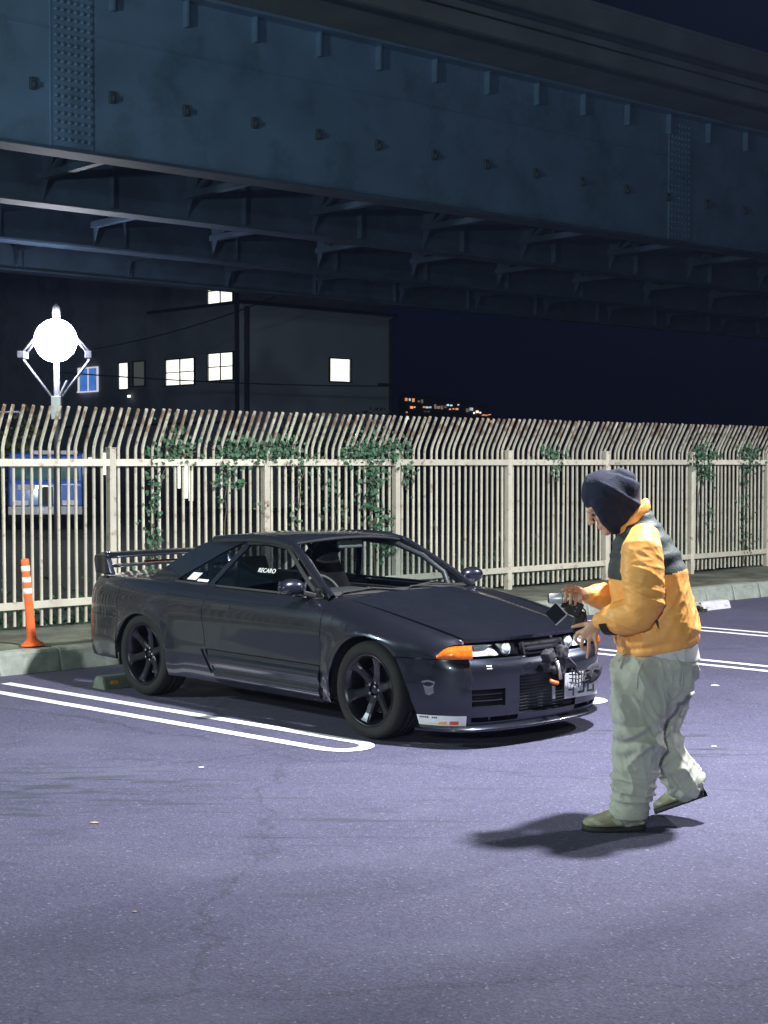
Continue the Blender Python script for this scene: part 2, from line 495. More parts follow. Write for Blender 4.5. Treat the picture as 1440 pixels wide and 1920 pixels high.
# parking bay markings: long U loops of two stripes
def loop_marking(t_a, t_b, o_a, o_b, half, w=.10):
    """centre runs from (t_a,o_a) at the kerb to (t_b,o_b); half = half spacing between the stripes"""
    cen = []
    n = 24
    A = fw(t_a, o_a); B = fw(t_b, o_b)
    d = (B - A).normalized(); s = Vector((-d.y, d.x, 0))
    pts = [A + s * half + d * (i / n) * (B - A).length for i in range(n + 1)]
    for i in range(1, 14):
        a = PI * i / 14
        pts.append(B + s * half * math.cos(a) + d * half * 1.1 * math.sin(a))
    pts += [A - s * half + d * (1 - i / n) * (B - A).length for i in range(n + 1)]
    mb = MB(); vs = []
    m = len(pts)
    for i, p in enumerate(pts):
        dd = (pts[min(i + 1, m - 1)] - pts[max(i - 1, 0)]).normalized(); ss = Vector((-dd.y, dd.x, 0))
        j = .004 * noise.noise(p * 6)
        vs += [p + ss * (w / 2 + j) + UPV * .004, p - ss * (w / 2 - j) + UPV * .004]
    mb.add(vs, [(2 * i, 2 * i + 1, 2 * i + 3, 2 * i + 2) for i in range(m - 1)])
    return mb.build("parking_line", M['paint_line'])
for lab, a in (("white double parking line ending in a loop beside the dark coupe", (-2.36, -2.05, 1.75, 5.72, .165)),
               ("white double parking line between the dark coupe and the next bay", (.45, .55, 1.8, 5.6, .15)),
               ("white double parking line nearest the camera at the right edge", (2.94, 3.16, 1.8, 5.75, .14)),
               ("white double parking line nearer the kerb at the right edge", (5.40, 5.56, 1.9, 5.7, .14))):
    tag(loop_marking(*a), lab, kind="structure")

# wheel stops
def wheel_stop(t, o_, label, group):
    e = empty("wheel_stop", fw(t, o_, 0), FANG)
    tag(e, label, "wheel stop", group)
    mb = MB()
    pr = [(-.09, 0), (-.06, .085), (-.045, .10), (.045, .10), (.06, .085), (.09, 0)]
    xs = [-.30, -.285, .285, .30]
    n = len(pr); vs = []
    for i, x in enumerate(xs):
        s = .93 if i in (0, 3) else 1
        vs += [(x, a * s, z * s) for a, z in pr]
    mb.add(vs, [(i * n + j, i * n + j + 1, (i + 1) * n + j + 1, (i + 1) * n + j) for i in range(3) for j in range(n - 1)] + [tuple(range(n)), tuple(range(3 * n, 4 * n))])
    mb.build("block", M['stop'], e)
    for sx in (-.2, .2):
        MB().box((sx, -.0785, .05), (.07, .01, .03), Matrix.Rotation(-.33, 3, 'X')).build("reflector_strip", M['amber_strip'], e)
    return e
M['stop'] = pmat("stop_concrete", (.12, .14, .12), .85, var=.2, scale=12, bump=.4, bscale=70, col2=(.06, .075, .055), c2scale=5)
M['amber_strip'] = pmat("amber_strip", (.55, .25, .04), .4, var=.1)
wheel_stop(-1.50, 2.52, "low mossy concrete wheel stop behind the rear wheel of the coupe", "wheel stops")
wheel_stop(-.28, 2.58, "low concrete wheel stop hidden beneath the tail of the coupe", "wheel stops")
M['stop'] = pmat("stop_white", (.62, .61, .64), .8, var=.15, scale=12, bump=.4, bscale=70)
M['amber_strip'] = M['stop']
wheel_stop(7.50, 2.08, "pale concrete wheel stop lying by the kerb on the right", "wheel stops")

# ---------------------------------------------------------------- fence
fence = empty("metal_fence", FP, FANG)
tag(fence, "cream painted steel bar fence with bar tops leaning over the car park", "fence")
bar = MB()
path = [(0, 0, .25), (0, 0, 1.2), (0, 0, 1.95), (0, -.006, 1.99), (0, -.030, 2.05), (0, -.12, 2.215), (0, -.205, 2.375)]
bar.tube(path, .0165, 8)
b0 = bar.build("bar", M['fence_bar'], fence, smooth=True)
m = b0.modifiers.new("edge", 'EDGE_SPLIT'); m.split_angle = math.radians(50); baked(b0)
T0, T1 = -6, 22
n_b = 0
for i in range(int(T0 * 10) + 1, int(T1 * 10)):
    if i % 20 == 0: continue
    c = b0 if n_b == 0 else dup(b0, fence)
    n_b += 1
    r = random.Random(i)
    c.location = (i * .1 + r.uniform(-.003, .003), r.uniform(-.002, .002), r.uniform(-.006, .006))
    c.rotation_euler = (r.uniform(-.005, .005), r.uniform(-.004, .004), r.uniform(-.012, .012))
pm = MB().box((0, -.012, 1.08), (.075, .075, 1.79)).box((0, -.012, 1.979), (.083, .083, .012)).build("post", M['fence'], fence, bevel=.005)
tip = MB().tube([(0, .03, 1.85), (0, .02, 1.97), (0, -.03, 2.05), (0, -.12, 2.215), (0, -.205, 2.375)], .0165, 8).build("bar_tip", M['fence_bar'], fence, smooth=True)
rail = MB().box((0, -.034, 1.832), (1.925, .034, .072)).build("rail", M['fence'], fence, bevel=.004)
first = True
for i in range(int(T0 / 2) - 0, int(T1 / 2) + 1):
    x = i * 2.0
    if x < T0 - .1: continue
    for src, xx, zz in ((pm, x, 0), (tip, x, 0), (rail, x + 1, 0), (rail, x + 1, -1.376)):
        if src is rail and x + 1 > T1: continue
        if first and zz == 0: c = src
        else: c = dup(src, fence)
        c.location = (xx, 0, zz)
    first = False

# ---------------------------------------------------------------- vines on the fence
def leaves_mb(mb, pts, size, rr, flat=None):
    for p in pts:
        s = size * rr.uniform(.6, 1.3)
        q = Quaternion((rr.gauss(0, 1), rr.gauss(0, 1), rr.gauss(0, 1), rr.gauss(0, 1))).normalized()
        if flat is not None:
            base = flat.to_track_quat('Z', 'Y')
            q = base @ Quaternion((rr.uniform(-1, 1), rr.uniform(-1, 1), 0), rr.uniform(0, 1.0)) @ Quaternion((0, 0, 1), rr.uniform(0, 6.28))
        vs = [(0, -.5, 0), (.42, -.22, .10), (.36, .2, .08), (0, .62, -.06), (-.36, .2, .08), (-.42, -.22, .10), (0, -.1, 0)]
        vs = [p + q @ (Vector(v) * s) for v in vs]
        mb.add(vs, [(0, 1, 2, 6), (6, 2, 3), (6, 3, 4), (0, 6, 4, 5)])
def vine(label, blobs, stems, size=.047, mat=None, seed=1, behind=0.):
    rr = random.Random(seed)
    root = empty("climbing_vine", fw(stems[0][0][0], .0, .2), 0)
    tag(root, label, "vine", "vines climbing the fence")
    inv = -Vector(root.location)
    mb = MB(); pts = []
    for (t, z, rt, rz, n) in blobs:
        for _ in range(int(n * 1.25)):
            a, b = rr.gauss(0, .42), rr.gauss(0, .42)
            pts.append(fw(t + a * rt, rr.gauss(.03, .05) - behind, z + b * rz) + inv)
    sm = MB()
    for path in stems:
        pp = []
        for i in range(len(path) - 1):
            for k in range(5):
                f = k / 5
                t = lerp(path[i][0], path[i + 1][0], f); z = lerp(path[i][1], path[i + 1][1], f)
                pp.append(fw(t + rr.gauss(0, .015), .022 - behind, z) + inv)
        pp.append(fw(path[-1][0], .03 - behind, path[-1][1]) + inv)
        sm.tube(pp, [lerp(.007, .003, i / len(pp)) for i in range(len(pp))], 5)
    leaves_mb(mb, pts, size, rr, flat=FN + UPV * .35)
    sm.build("stem", M['stem'], root)
    mb.build("leaves", mat or M['leaf'], root, kind="stuff", fixn=False)
vine("sparse ivy strand trailing low down the second fence panel from the left", [(.80, 2.08, .22, .26, 60), (.72, 1.93, .45, .16, 75), (.50, 1.68, .16, .12, 12), (.50, 1.35, .14, .5, 46), (.48, 1.0, .16, .25, 30), (.50, .82, .2, .15, 16)], [[(.55, .25), (.5, .9), (.52, 1.4), (.7, 1.9), (.82, 2.2)], [(.7, 1.88), (1.05, 1.95)]], seed=3)
vine("broad ivy clump draped over the top rail left of the coupe roof", [(1.45, 1.98, .22, .2, 60), (1.75, 1.97, .45, .2, 150), (2.1, 1.95, .45, .18, 130), (2.25, 2.08, .25, .15, 50), (1.45, 1.78, .2, .2, 50), (1.36, 1.62, .16, .14, 24), (1.60, 1.60, .16, .08, 16), (1.38, 1.38, .08, .12, 7), (1.9, 1.33, .07, .1, 6)], [[(1.5, .25), (1.42, 1.2), (1.45, 1.85), (1.8, 2.0), (2.35, 2.12)], [(1.45, 1.9), (1.25, 1.98)]], seed=4)
vine("thin scattering of single ivy leaves on the bars right of the broad clump", [(2.45, 1.86, .2, .12, 26), (2.6, 1.5, .3, .4, 22), (2.42, 1.2, .15, .25, 12), (2.75, 1.8, .2, .2, 12)], [[(2.5, .25), (2.45, 1.2), (2.55, 1.85), (2.8, 1.95)]], seed=5)
vine("tall dense ivy column hanging past the rail behind the coupe windscreen", [(3.4, 1.95, .3, .18, 110), (3.7, 1.98, .4, .2, 170), (3.98, 2.02, .25, .18, 70), (3.6, 1.7, .22, .25, 110), (3.55, 1.4, .2, .3, 100), (3.72, 1.1, .24, .25, 80), (4.15, 1.75, .13, .3, 60), (3.2, 1.9, .2, .1, 30), (3.6, 2.2, .15, .15, 20), (3.78, .85, .2, .2, 50)], [[(3.7, .25), (3.6, 1.0), (3.55, 1.8), (3.7, 2.0), (4.1, 2.15)], [(3.6, 1.85), (3.15, 1.92)], [(4.1, 1.95), (4.15, 1.5)]], seed=6)
vine("dark withered creeper behind the bars just left of the dense ivy column", [(3.05, 1.55, .12, .35, 45), (3.2, 1.15, .15, .3, 40)], [[(3.2, .25), (3.15, 1.0), (3.0, 1.85)]], size=.055, mat=M['leaf_dark'], seed=7, behind=.1)
vine("small thin ivy sprig on the rail left of the hooded man", [(6.85, 1.93, .32, .12, 50), (6.9, 1.72, .15, .16, 26), (6.75, 2.0, .2, .1, 16)], [[(6.95, .25), (6.9, 1.5), (6.8, 1.9), (7.1, 2.0)]], seed=8)
vine("compact leafy ivy bush crowning the fence post at the right", [(10.15, 2.05, .25, .22, 110), (10.25, 1.85, .32, .2, 110), (10.3, 1.65, .26, .2, 70), (9.95, 1.85, .16, .14, 30), (10.55, 1.95, .25, .08, 24), (10.4, 1.1, .2, .4, 20)], [[(10.2, .25), (10.2, 1.5), (10.2, 2.2)], [(10.2, 1.9), (10.65, 2.0)]], seed=9)
vine("ivy strand hanging down the bars at the far right edge of the fence", [(11.4, 2.0, .25, .2, 90), (11.4, 1.75, .16, .25, 50), (11.35, 1.2, .18, .5, 46), (11.4, .7, .2, .4, 40), (11.65, 1.9, .25, .3, 60)], [[(11.4, .25), (11.35, 1.0), (11.4, 1.9), (11.5, 2.15)]], seed=10)
# dark undergrowth behind the bars
rr = random.Random(21)
mb = MB()
pts = [fw(rr.uniform(3.0, 20), -.25 - abs(rr.gauss(0, .7)), .12 + abs(rr.gauss(0, .42)) * rr.random() ** .5) for _ in range(3600)]
pts += [fw(rr.uniform(-4, 3.0), -.4 - abs(rr.gauss(0, .8)), .1 + abs(rr.gauss(0, .2))) for _ in range(700)]
leaves_mb(mb, pts, .09, rr)
o = mb.build("undergrowth", M['leaf_dark'], kind="stuff", fixn=False)
tag(o, "dark leafy undergrowth growing behind the fence bars")

# ---------------------------------------------------------------- flexible delineator post
dp = empty("delineator_post", fw(-1.555, 1.09, .205))
dp.rotation_euler = (0, math.radians(-4.6), 0)
tag(dp, "orange flexible delineator post with three white bands on the kerb", "bollard")
MB().lathe([(0, 0), (.10, 0), (.104, .008), (.10, .02), (.075, .035), (.052, .055), (.046, .065), (0.0, .065)], 28).build("base", M['orange_plastic'], dp, smooth=True)
MB().lathe([(.043, .06), (.040, .10), (.0375, .40), (.036, .76), (.034, .772), (.02, .778), (0, .778)], 24).build("tube", M['orange_plastic'], dp, smooth=True)
for z in (.49, .59, .69):
    MB().lathe([(.0365, z - .024), (.0392, z - .022), (.0390, z + .022), (.0365, z + .024)], 24).build("reflective_band", M['reflector'], dp, smooth=True)

# ---------------------------------------------------------------- elevated road
BA = math.radians(41.0134)
bridge = empty("elevated_road", (-5.94, 25.26, 0), BA)
tag(bridge, "elevated road with blue grey steel plate girders crossing above the lot", "bridge")
# local x along the bridge, local -y towards the camera
X0B, X1B = -14, 75
GY = [0, 4.85, 9.85, 15.0]
for gi, gy in enumerate(GY):
    mb = MB()
    mb.box(((X0B + X1B) / 2, gy, 8.5), (X1B - X0B, .03, 2.94))
    gm = M['girder'] if gi == 0 else M['girder_shaded']
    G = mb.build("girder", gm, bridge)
    MB().box(((X0B + X1B) / 2, gy, 7.0), (X1B - X0B, .56, .05)).build("bottom_flange", M['girder_shaded'], G)
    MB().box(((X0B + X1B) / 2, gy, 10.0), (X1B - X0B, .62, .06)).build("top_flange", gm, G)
    if gi == 0:
        # outer face fittings: row of small clips, short upper stiffeners, bolted splice plates
        clip = MB().box((0, -.05, 0), (.10, .07, .20)).box((0, -.115, -.03), (.05, .06, .09)).build("bracket", M['girder_dark'], G, bevel=.01, seg=1)
        stub = MB().box((0, -.085, 0), (.045, .14, .46)).build("stiffener", M['girder'], G)
        k = 0
        for i in range(-8, 45):
            x = .18 + 1.497 * i
            c = clip if k == 0 else dup(clip, G)
            c.location = (x, gy, 8.05)
            c = stub if k == 0 else dup(stub, G)
            c.location = (x, gy, 9.735)
            k += 1
        MB().box((26, gy - .03, 9.03), (80, .024, .03)).build("seam_strip", M['girder'], G)
        for xs in (.52, 16.72, 33.0, 49.2):
            sp = MB().box((xs + .40, gy - .027, 8.5), (.80, .024, 2.80)).box((xs - .0, gy - .027, 8.5), (.02, .05, 2.86)).build("splice_plate", M['girder'], G)
            bm_ = MB()
            for ix in range(6):
                for iz in range(19):
                    bm_.lathe([(.034, 0), (.034, -.03), (.022, -.042), (0, -.042)], 6, 'Y', (xs + .10 + ix * .125, gy - .039, 7.22 + iz * .142))
            b_ = bm_.build("bolts", M['girder'], G, kind="stuff")
    else:
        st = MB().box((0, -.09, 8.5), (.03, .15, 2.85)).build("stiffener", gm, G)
        k = 0
        for i in range(-4, 20):
            c = st if k == 0 else dup(st, G)
            c.location = (1.2 + i * 3.35, gy, 0); k += 1
# cross frames between girders with haunched gussets
k = 0
cf = MB()
cf.box((0, 2.45, 8.9), (.22, 4.8, .30)).box((0, 2.45, 9.03 - .45), (.02, 4.8, .9))
cf.box((0, 2.45, 7.55), (.16, 4.8, .14))
for sy, s in ((.0, 1), (4.85, -1)):
    cf.prism([(-.012, sy + s * .02, 7.05), (-.012, sy + s * .95, 8.75), (-.012, sy + s * .02, 8.75)], (.024, 0, 0))
    cf.bar((0, sy + s * .2, 7.5), (0, 2.43, 8.7), .09, .09)
cfo = cf.build("cross_frame", M['girder_shaded'], bridge)
for row, gy in enumerate(GY[:3]):
    for i in range(-3, 18):
        c = cfo if k == 0 else dup(cfo, bridge)
        c.location = (3.0 + i * 3.45 + row * .55, gy, 0); k += 1
L_ = X1B - X0B; XM = (X0B + X1B) / 2
mb = MB().box((XM, 7.4, 10.19), (L_, 18.6, .30))
mb.prism([(X0B, -1.55, 10.36), (X0B, -1.55, 10.16), (X0B, -.32, 10.045), (X0B, -.32, 10.36)], (L_, 0, 0))
mb.build("deck_slab", M['deck'], bridge)
MB().box((XM, -1.66, 10.22), (L_, .20, .44)).build("edge_beam", M['girder_dark'], bridge)
MB().box((XM, -1.70, 10.83), (L_, .14, .78)).box((XM, -1.70, 11.26), (L_, .22, .08)).build("parapet", M['deck'], bridge)
MB().box((XM, 16.66, 10.83), (L_, .14, .9)).build("parapet", M['deck'], bridge)
MB().tube([(X0B, -1.85, 10.62), (X1B, -1.85, 10.62)], .07, 8).build("conduit", M['girder_dark'], bridge)
mb = MB()
mb.tube([(X0B, .35, 7.18), (X1B, .35, 7.18)], .05, 6)
mb.build("drain_pipe", M['girder'], bridge)
pier = MB().box((58, 7.4, 3.2), (2.2, 9, 6.4)).box((58, 7.4, 6.62), (2.6, 17, .7)).build("pier", M['deck'], bridge, bevel=.08)

# ---------------------------------------------------------------- apartment block and annex behind the bridge
C0 = Vector((-5.75, 60, 0))
U2 = FANG
def build_window(parent, mbmat, c, w, h, axis, frame_mat, cols=2, depth=.08, recess=.0, rows=1):
    """axis: 'L' window on local -x face... returns the frame"""
    mb = MB(); f = .05
    cx, cy, cz = c
    def B(du, dz, su, sz, d0, d1):
        if axis == 'x':  # face runs along x, outward -y
            mb.box((cx + du, cy - (d0 + d1) / 2, cz + dz), (su, d1 - d0, sz))
        else:            # face runs along y, outward -x
            mb.box((cx - (d0 + d1) / 2, cy + du, cz + dz), (d1 - d0, su, sz))
    B(0, h / 2 + f / 2, w + 2 * f, f, -.02, depth); B(0, -h / 2 - f / 2, w + 2 * f, f, -.02, depth + .05)
    B(-w / 2 - f / 2, 0, f, h, -.02, depth); B(w / 2 + f / 2, 0, f, h, -.02, depth)
    for i in range(1, cols): B(-w / 2 + w * i / cols, 0, f, h, -.0, depth * .7)
    for i in range(1, rows): B(0, -h / 2 + h * i / rows, w, f * .8, -.0, depth * .6)
    fr = mb.build("window", frame_mat, parent)
    for i in range(cols):
        m2 = MB(); cw = w / cols
        du = -w / 2 + cw * (i + .5)
        if axis == 'x': m2.box((cx + du, cy - .012, cz), (cw - f, .02, h - .002))
        else: m2.box((cx - .012, cy + du, cz), (.02, cw - f, h - .002))
        m2.build("pane", mbmat[i % len(mbmat)], fr)
    return fr
# local frame: x along FU (right, away), y along -FN (left, away)
apt = empty("apartment_building", C0, U2)
tag(apt, "tall dark apartment block with lit windows standing left behind the bridge", "building")
MB().box((4.0, 12.0, 8), (8.0, 24.0, 16)).build("wall", M['wall'], apt)
for yy, zz, w, h, mats_, fm, cols in ((1.0, 5.60, 1.60, 1.05, ['win_lit'], 'dark_frame', 2), (3.70, 5.50, 1.95, 1.03, ['win_lit'], 'dark_frame', 2),
        (1.0, 8.62, 1.60, 1.0, ['win_lit'], 'dark_frame', 2), (7.75, 5.50, .72, 1.10, ['win_lit'], 'dark_frame', 1), (6.60, 5.55, .85, 1.0, ['win_dim'], 'dark_frame', 1),
        (10.5, 5.45, 1.45, 1.0, ['win_blue'], 'glow_frame', 2)):
    build_window(apt, [M[x] for x in mats_], (0, yy, zz), w, h, 'y', M[fm], cols, rows=2 if cols == 2 and fm == 'dark_frame' else 1)
MB().box((-.1, -.12, 8), (.12, .12, 16)).build("downpipe", M['dark_frame'], apt)
dr = MB().box((-.02, 3.2, .9), (.06, 1.9, 1.8)).build("entrance_door", M['dark_frame'], apt)
for yy, w_, z_, h_ in ((2.95, .26, 1.0, 1.5), (3.3, .26, 1.05, 1.4), (3.75, .16, 1.2, .9)):
    MB().box((-.06, yy, z_), (.03, w_, h_)).build("pane", M['win_lit'], dr)
for yy, zz in ((9.3, 1.75), (10.25, 1.55)):
    MB().box((-.06, yy, zz), (.06, .42, .95)).build("entrance_lamp", M['win_lit'], apt)
MB().box((-.06, 12, 3.4), (.1, 24, .1)).build("ledge", M['dark_frame'], apt)
MB().box((-.14, 7.2, 4.62), (.1, .1, .1)).build("wall_lamp", M['win_lit'], apt)
anx = empty("annex_building", C0 + Vector((math.cos(U2), math.sin(U2), 0)) * 8.05 * 0 + Vector((0, 0, 0)), U2)
tag(anx, "lower pale annex with one lit window to the right of the apartment block", "building")
MB().box((4.15, 2.9, 4.0), (8.2, 6.0, 8.0)).build("wall", M['annex'], anx)
MB().box((4.15, 2.9, 8.06), (8.5, 6.3, .12)).build("roof", M['dark_frame'], anx)
build_window(anx, [M['win_lit']], (5.2, -.1, 5.62), 1.12, .92, 'x', M['dark_frame'], 1)
for x in (8.05, .22): MB().tube([(x, -.2, 0), (x, -.2, 7.9)], .09, 8).build("downpipe", M['dark_frame'], anx)
MB().box((7.7, -.25, 5.1), (.7, .25, .12)).build("pipe_bracket", M['dark_frame'], anx)
anx.location = C0 + Vector((math.sin(U2), -math.cos(U2), 0)) * .12

# power cables in front of the walls
def cable(a, b, sag, label, r=.022):
    a = Vector(a); b = Vector(b)
    pts = [a.lerp(b, i / 16) - UPV * sag * (1 - (2 * i / 16 - 1) ** 2) for i in range(17)]
    o = MB().tube(pts, r, 5).build("power_cable", M['black'])
    tag(o, label, "cable", "cables strung past the apartment block")
cable((-10.5, 50, 4.75), (.6, 56, 4.6), .12, "lower dark cable crossing in front of the annex window")
cable((-9.5, 50, 5.5), (-3.0, 54, 8.0), .25, "upper dark cable rising to the right in front of the apartment wall")

# far office block on the left, lit bluish
off = empty("office_building", (-20.5, 84, 0), .32)
tag(off, "pale office block with white balcony bands at the far left edge", "building")
MB().box((0, 6, 5.0), (14, 12, 10.4)).build("wall", M['office_wall'] if 'office_wall' in M else pmat("office_wall", (.12, .20, .30), .8, var=.2, scale=.5), off)
M['office_white'] = pmat("office_white", (.50, .48, .52), .8, var=.1)
M['office_glass'] = pmat("office_glass", (.05, .11, .19), .3, var=.25, scale=.8)
for z in (3.4, 4.9, 6.6, 8.3):
    MB().box((0, -.35, z), (14.2, .7, .55 if z < 5 else .3)).build("balcony", M['office_white'], off)
for z in (4.1, 5.75, 7.45, 9.2):
    for i in range(7):
        MB().box((-6 + i * 2, -.02, z), (1.7, .06, .95)).build("window", M['office_glass'], off)
MB().box((0, 6, 10.3), (14.6, 12.6, .25)).build("roof", M['office_white'], off)

# shrub lit beside the mast, dark shrub before the annex
def shrub(name, label, loc, rx, ry, rz, n, mat, seed, size, cat):
    rr = random.Random(seed)
    root = empty(name, loc); tag(root, label, cat)
    mb = MB(); cl = [(rr.uniform(-1, 1) * rx * .7, rr.uniform(-1, 1) * ry * .6, rr.uniform(.25, .85) * rz * 1.6, rr.uniform(.3, .55)) for _ in range(14)]
    pts = []
    for _ in range(n):
        c = rr.choice(cl)
        d = Vector((rr.gauss(0, 1), rr.gauss(0, 1), rr.gauss(0, 1))).normalized() * rr.random() ** .4 * c[3]
        p = Vector((c[0] + d.x * rx, c[1] + d.y * ry, c[2] + d.z * rz))
        if p.z > .1: pts.append(p)
    leaves_mb(mb, pts, size, rr)
    mb.build("foliage", mat, root, kind="stuff", fixn=False)
    sm = MB()
    for k in range(6):
        a = rr.uniform(0, 6.28)
        sm.tube([(0.1 * math.cos(a), .1 * math.sin(a), -.05), (rx * .25 * math.cos(a), ry * .25 * math.sin(a), rz * .6), (rx * .5 * math.cos(a), ry * .5 * math.sin(a), rz * 1.2)], [.05, .035, .012], 6)
    sm.build("stem", M['stem'], root)
M['leaf_pale'] = pmat("pale_leaf", (.16, .17, .07), .6, var=.4, scale=6)
shrub("shrub", "pale olive shrub under the floodlight at the left edge", (-10.9, 45.0, 0), 1.1, 1.0, 1.9, 2600, M['leaf_pale'], 31, .16, "shrub")
shrub("shrub", "dark round shrub in front of the pale annex", (-1.3, 48.0, 0), 1.9, 1.3, 2.0, 3600, M['leaf_dark'], 32, .17, "shrub")

# ---------------------------------------------------------------- floodlight mast
mast = empty("floodlight_mast", (-7.68, 36, 0))
tag(mast, "white braced mast carrying a glaring round floodlight at left", "floodlight")
MB().tube([(0, 0, 0), (0, 0, 2.9), (0, 0, 5.38)], [.085, .075, .06], 12).build("pole", M['mast'], mast, smooth=True)
MB().lathe([(.05, 5.33), (.10, 5.18), (.09, 5.46), (0, 5.55)], 12).build("cap", M['mast'], mast, smooth=True)
for s in (-1, 1):
    for yy in (-.22, .22):
        MB().tube([(s * .03, yy * .2, 5.24), (s * .78, yy, 4.37)], .032, 8).build("brace", M['mast'], mast, smooth=True)
    MB().tube([(s * .78, 0, 4.37), (s * .78, 0, 4.23), (s * .05, 0, 3.26)], .034, 8).build("brace", M['mast'], mast, smooth=True)
    MB().box((s * .79, 0, 4.34), (.16, .5, .16)).build("joint_plate", M['mast'], mast, bevel=.01)
MB().tube([(.0, 0, 3.26), (.24, 0, 3.74)], .03, 8).build("brace", M['mast'], mast)
MB().box((0, 0, 3.1), (.24, .24, .55)).build("junction_box", M['metal'], mast, bevel=.015)
MB().tube([(-1.6, .2, 3.0), (-.9, .1, 3.0)], .03, 8).build("handrail", M['mast'], mast)
hd = MB().ell((.04, -.28, 4.66), (.50, .26, .50), 28, 16).build("lamp_globe", M['flood'], mast, smooth=True)
MB().lathe([(.0, .02), (.2, .0), (.34, -.05), (.34, -.10), (.32, -.10), (.2, -.03), (0, -.01)], 28, 'Y', (.04, -.10, 4.66)).build("reflector_housing", M['metal'], mast, smooth=True)

# ---------------------------------------------------------------- blue truck parked far behind the fence
truck = empty("blue_truck", (-9.07, 41.0, 0), math.radians(10))
truck.scale = (.9, .9, .86)
tag(truck, "blue cab over truck with white bumper seen through the fence at far left", "truck")
M['truck_blue'] = pmat("truck_blue", (.05, .15, .62), .35, var=.12, coat=.4)
M['truck_white'] = pmat("truck_white", (.55, .54, .60), .4, var=.1)
M['truck_glass'] = pmat("truck_glass", (.09, .19, .18), .1, var=.4, scale=2)
M['lamp_clear'] = pmat("lamp_clear", (.85, .83, .9), .15, var=.05)
mb = MB(); n = 8
pr = [(-.0, .75), (-.03, 1.45), (-.12, 1.55), (-.22, 2.20), (-.30, 2.38), (-.6, 2.45), (-1.8, 2.45), (-1.8, .75)]
mb.prism([(-1.08, -p[0], p[1]) for p in pr], (2.16, 0, 0))
mb.build("cab", M['truck_blue'], truck, bevel=.05)
MB().prism([(-.98, .075, 1.58), (.98, .075, 1.58), (.94, .185, 2.2), (-.94, .185, 2.2)], (0, .02, 0)).build("windshield", M['truck_glass'], truck)
MB().box((0, -.03, .62), (2.16, .22, .26)).build("bumper", M['truck_white'], truck, bevel=.03)
MB().box((0, -.015, 1.08), (.42, .04, .55)).build("grille", M['black'], truck)
for s in (-1, 1):
    MB().box((s * .72, -.03, .86), (.46, .06, .16)).build("headlight", M['lamp_clear'], truck, bevel=.02)
    MB().box((s * 1.2, .05, 1.95), (.12, .08, .42)).build("mirror", M['black'], truck, bevel=.02)
    MB().lathe([(0, -.13), (.4, -.13), (.42, -.1), (.42, .1), (.4, .13), (0, .13)], 20, 'X', (s * .9, .85, .42)).build("wheel", M['black'], truck, smooth=False)
MB().box((-.55, -.01, 1.35), (.5, .03, .16)).build("front_marking", M['truck_white'], truck)
MB().box((.3, .2, 2.43), (1.3, .12, .12)).build("roof_lamp", M['truck_white'], truck)
MB().box((0, 3.6, 1.55), (2.1, 3.4, 1.5)).build("cargo_box", M['truck_blue'], truck)
MB().box((0, -.145, .62), (.44, .012, .17)).build("number_plate", M['lamp_clear'], truck)

# low dark wall and the distant lit building beyond the yard
wl = MB().box((0, 0, .85), (60, .3, 1.7)).build("yard_wall", M['dark_wall'] if 'dark_wall' in M else pmat("yard_wall", (.035, .04, .05), .9, var=.2), None)
wl.location = (10, 72, 0); wl.rotation_euler = (0, 0, FANG * .3)
tag(wl, "low dark yard wall far behind the fence", "wall")
sta = empty("distant_station", (4.8, 115, 0), .1)
tag(sta, "far off building with orange and white lights seen just over the fence", "building")
M['lit_orange'] = emat("orange_light", (1.0, .42, .14), .85, .5, 1.5)
M['lit_warm'] = emat("warm_light", (1.0, .80, .55), 2.0, .4, 1.5)
M['lit_cool'] = emat("cool_light", (.65, .80, .95), .8, .6, 2)
M['lit_dim'] = emat("dim_light", (.45, .33, .24), .30, .6, 2)
MB().prism([(-3.4, 0, 0), (3.4, 0, 0), (3.4, 0, 5.1), (2.6, 0, 5.9), (1.6, 0, 6.4), (-1.0, 0, 6.7), (-3.4, 0, 6.9)], (0, 3, 0)).build("wall", M['black'], sta)
MB().prism([(-3.5, -.3, 6.9), (3.0, -.3, 5.95), (3.0, .1, 6.0), (-3.5, .1, 7.0)], (0, 0, .08)).build("roof", M['dark_frame'], sta)
for x, z, w, h, k in ((-2.9, 6.45, .8, .28, 'lit_orange'), (-2.65, 5.95, .45, .22, 'lit_orange'), (-3.0, 5.5, .5, .15, 'lit_orange'), (-2.1, 6.4, .5, .3, 'lit_dim'), (-1.6, 5.95, .7, .22, 'lit_cool'), (-.6, 5.95, 1.0, .35, 'lit_dim'),
                      (-1.6, 5.6, .5, .12, 'lit_dim'), (.1, 6.1, .5, .12, 'lit_cool'), (.4, 5.75, .8, .12, 'lit_orange'), (.9, 6.1, .5, .15, 'lit_cool'), (1.75, 5.75, .8, .30, 'lit_warm'), (2.2, 5.55, .7, .22, 'lit_warm'), (2.9, 5.35, .7, .12, 'lit_orange'), (-3.1, 5.1, .35, .12, 'lit_cool'), (3.2, 4.85, .25, .25, 'lit_orange')):
    n_ = max(2, int(w / .22))
    for i in range(n_):
        if rnd.random() < .15: continue
        MB().box((x - w / 2 + w * (i + .5) / n_, -.08 - rnd.random() * .05, z + rnd.uniform(-.05, .05)), (w / n_ * rnd.uniform(.45, 1.0), .06, h * rnd.uniform(.45, 1.05)), Matrix.Rotation(rnd.uniform(-.2, .2), 3, 'Y')).build("lit_window", M[k if rnd.random() < .75 else rnd.choice(['lit_orange', 'lit_dim', 'lit_cool'])], sta)

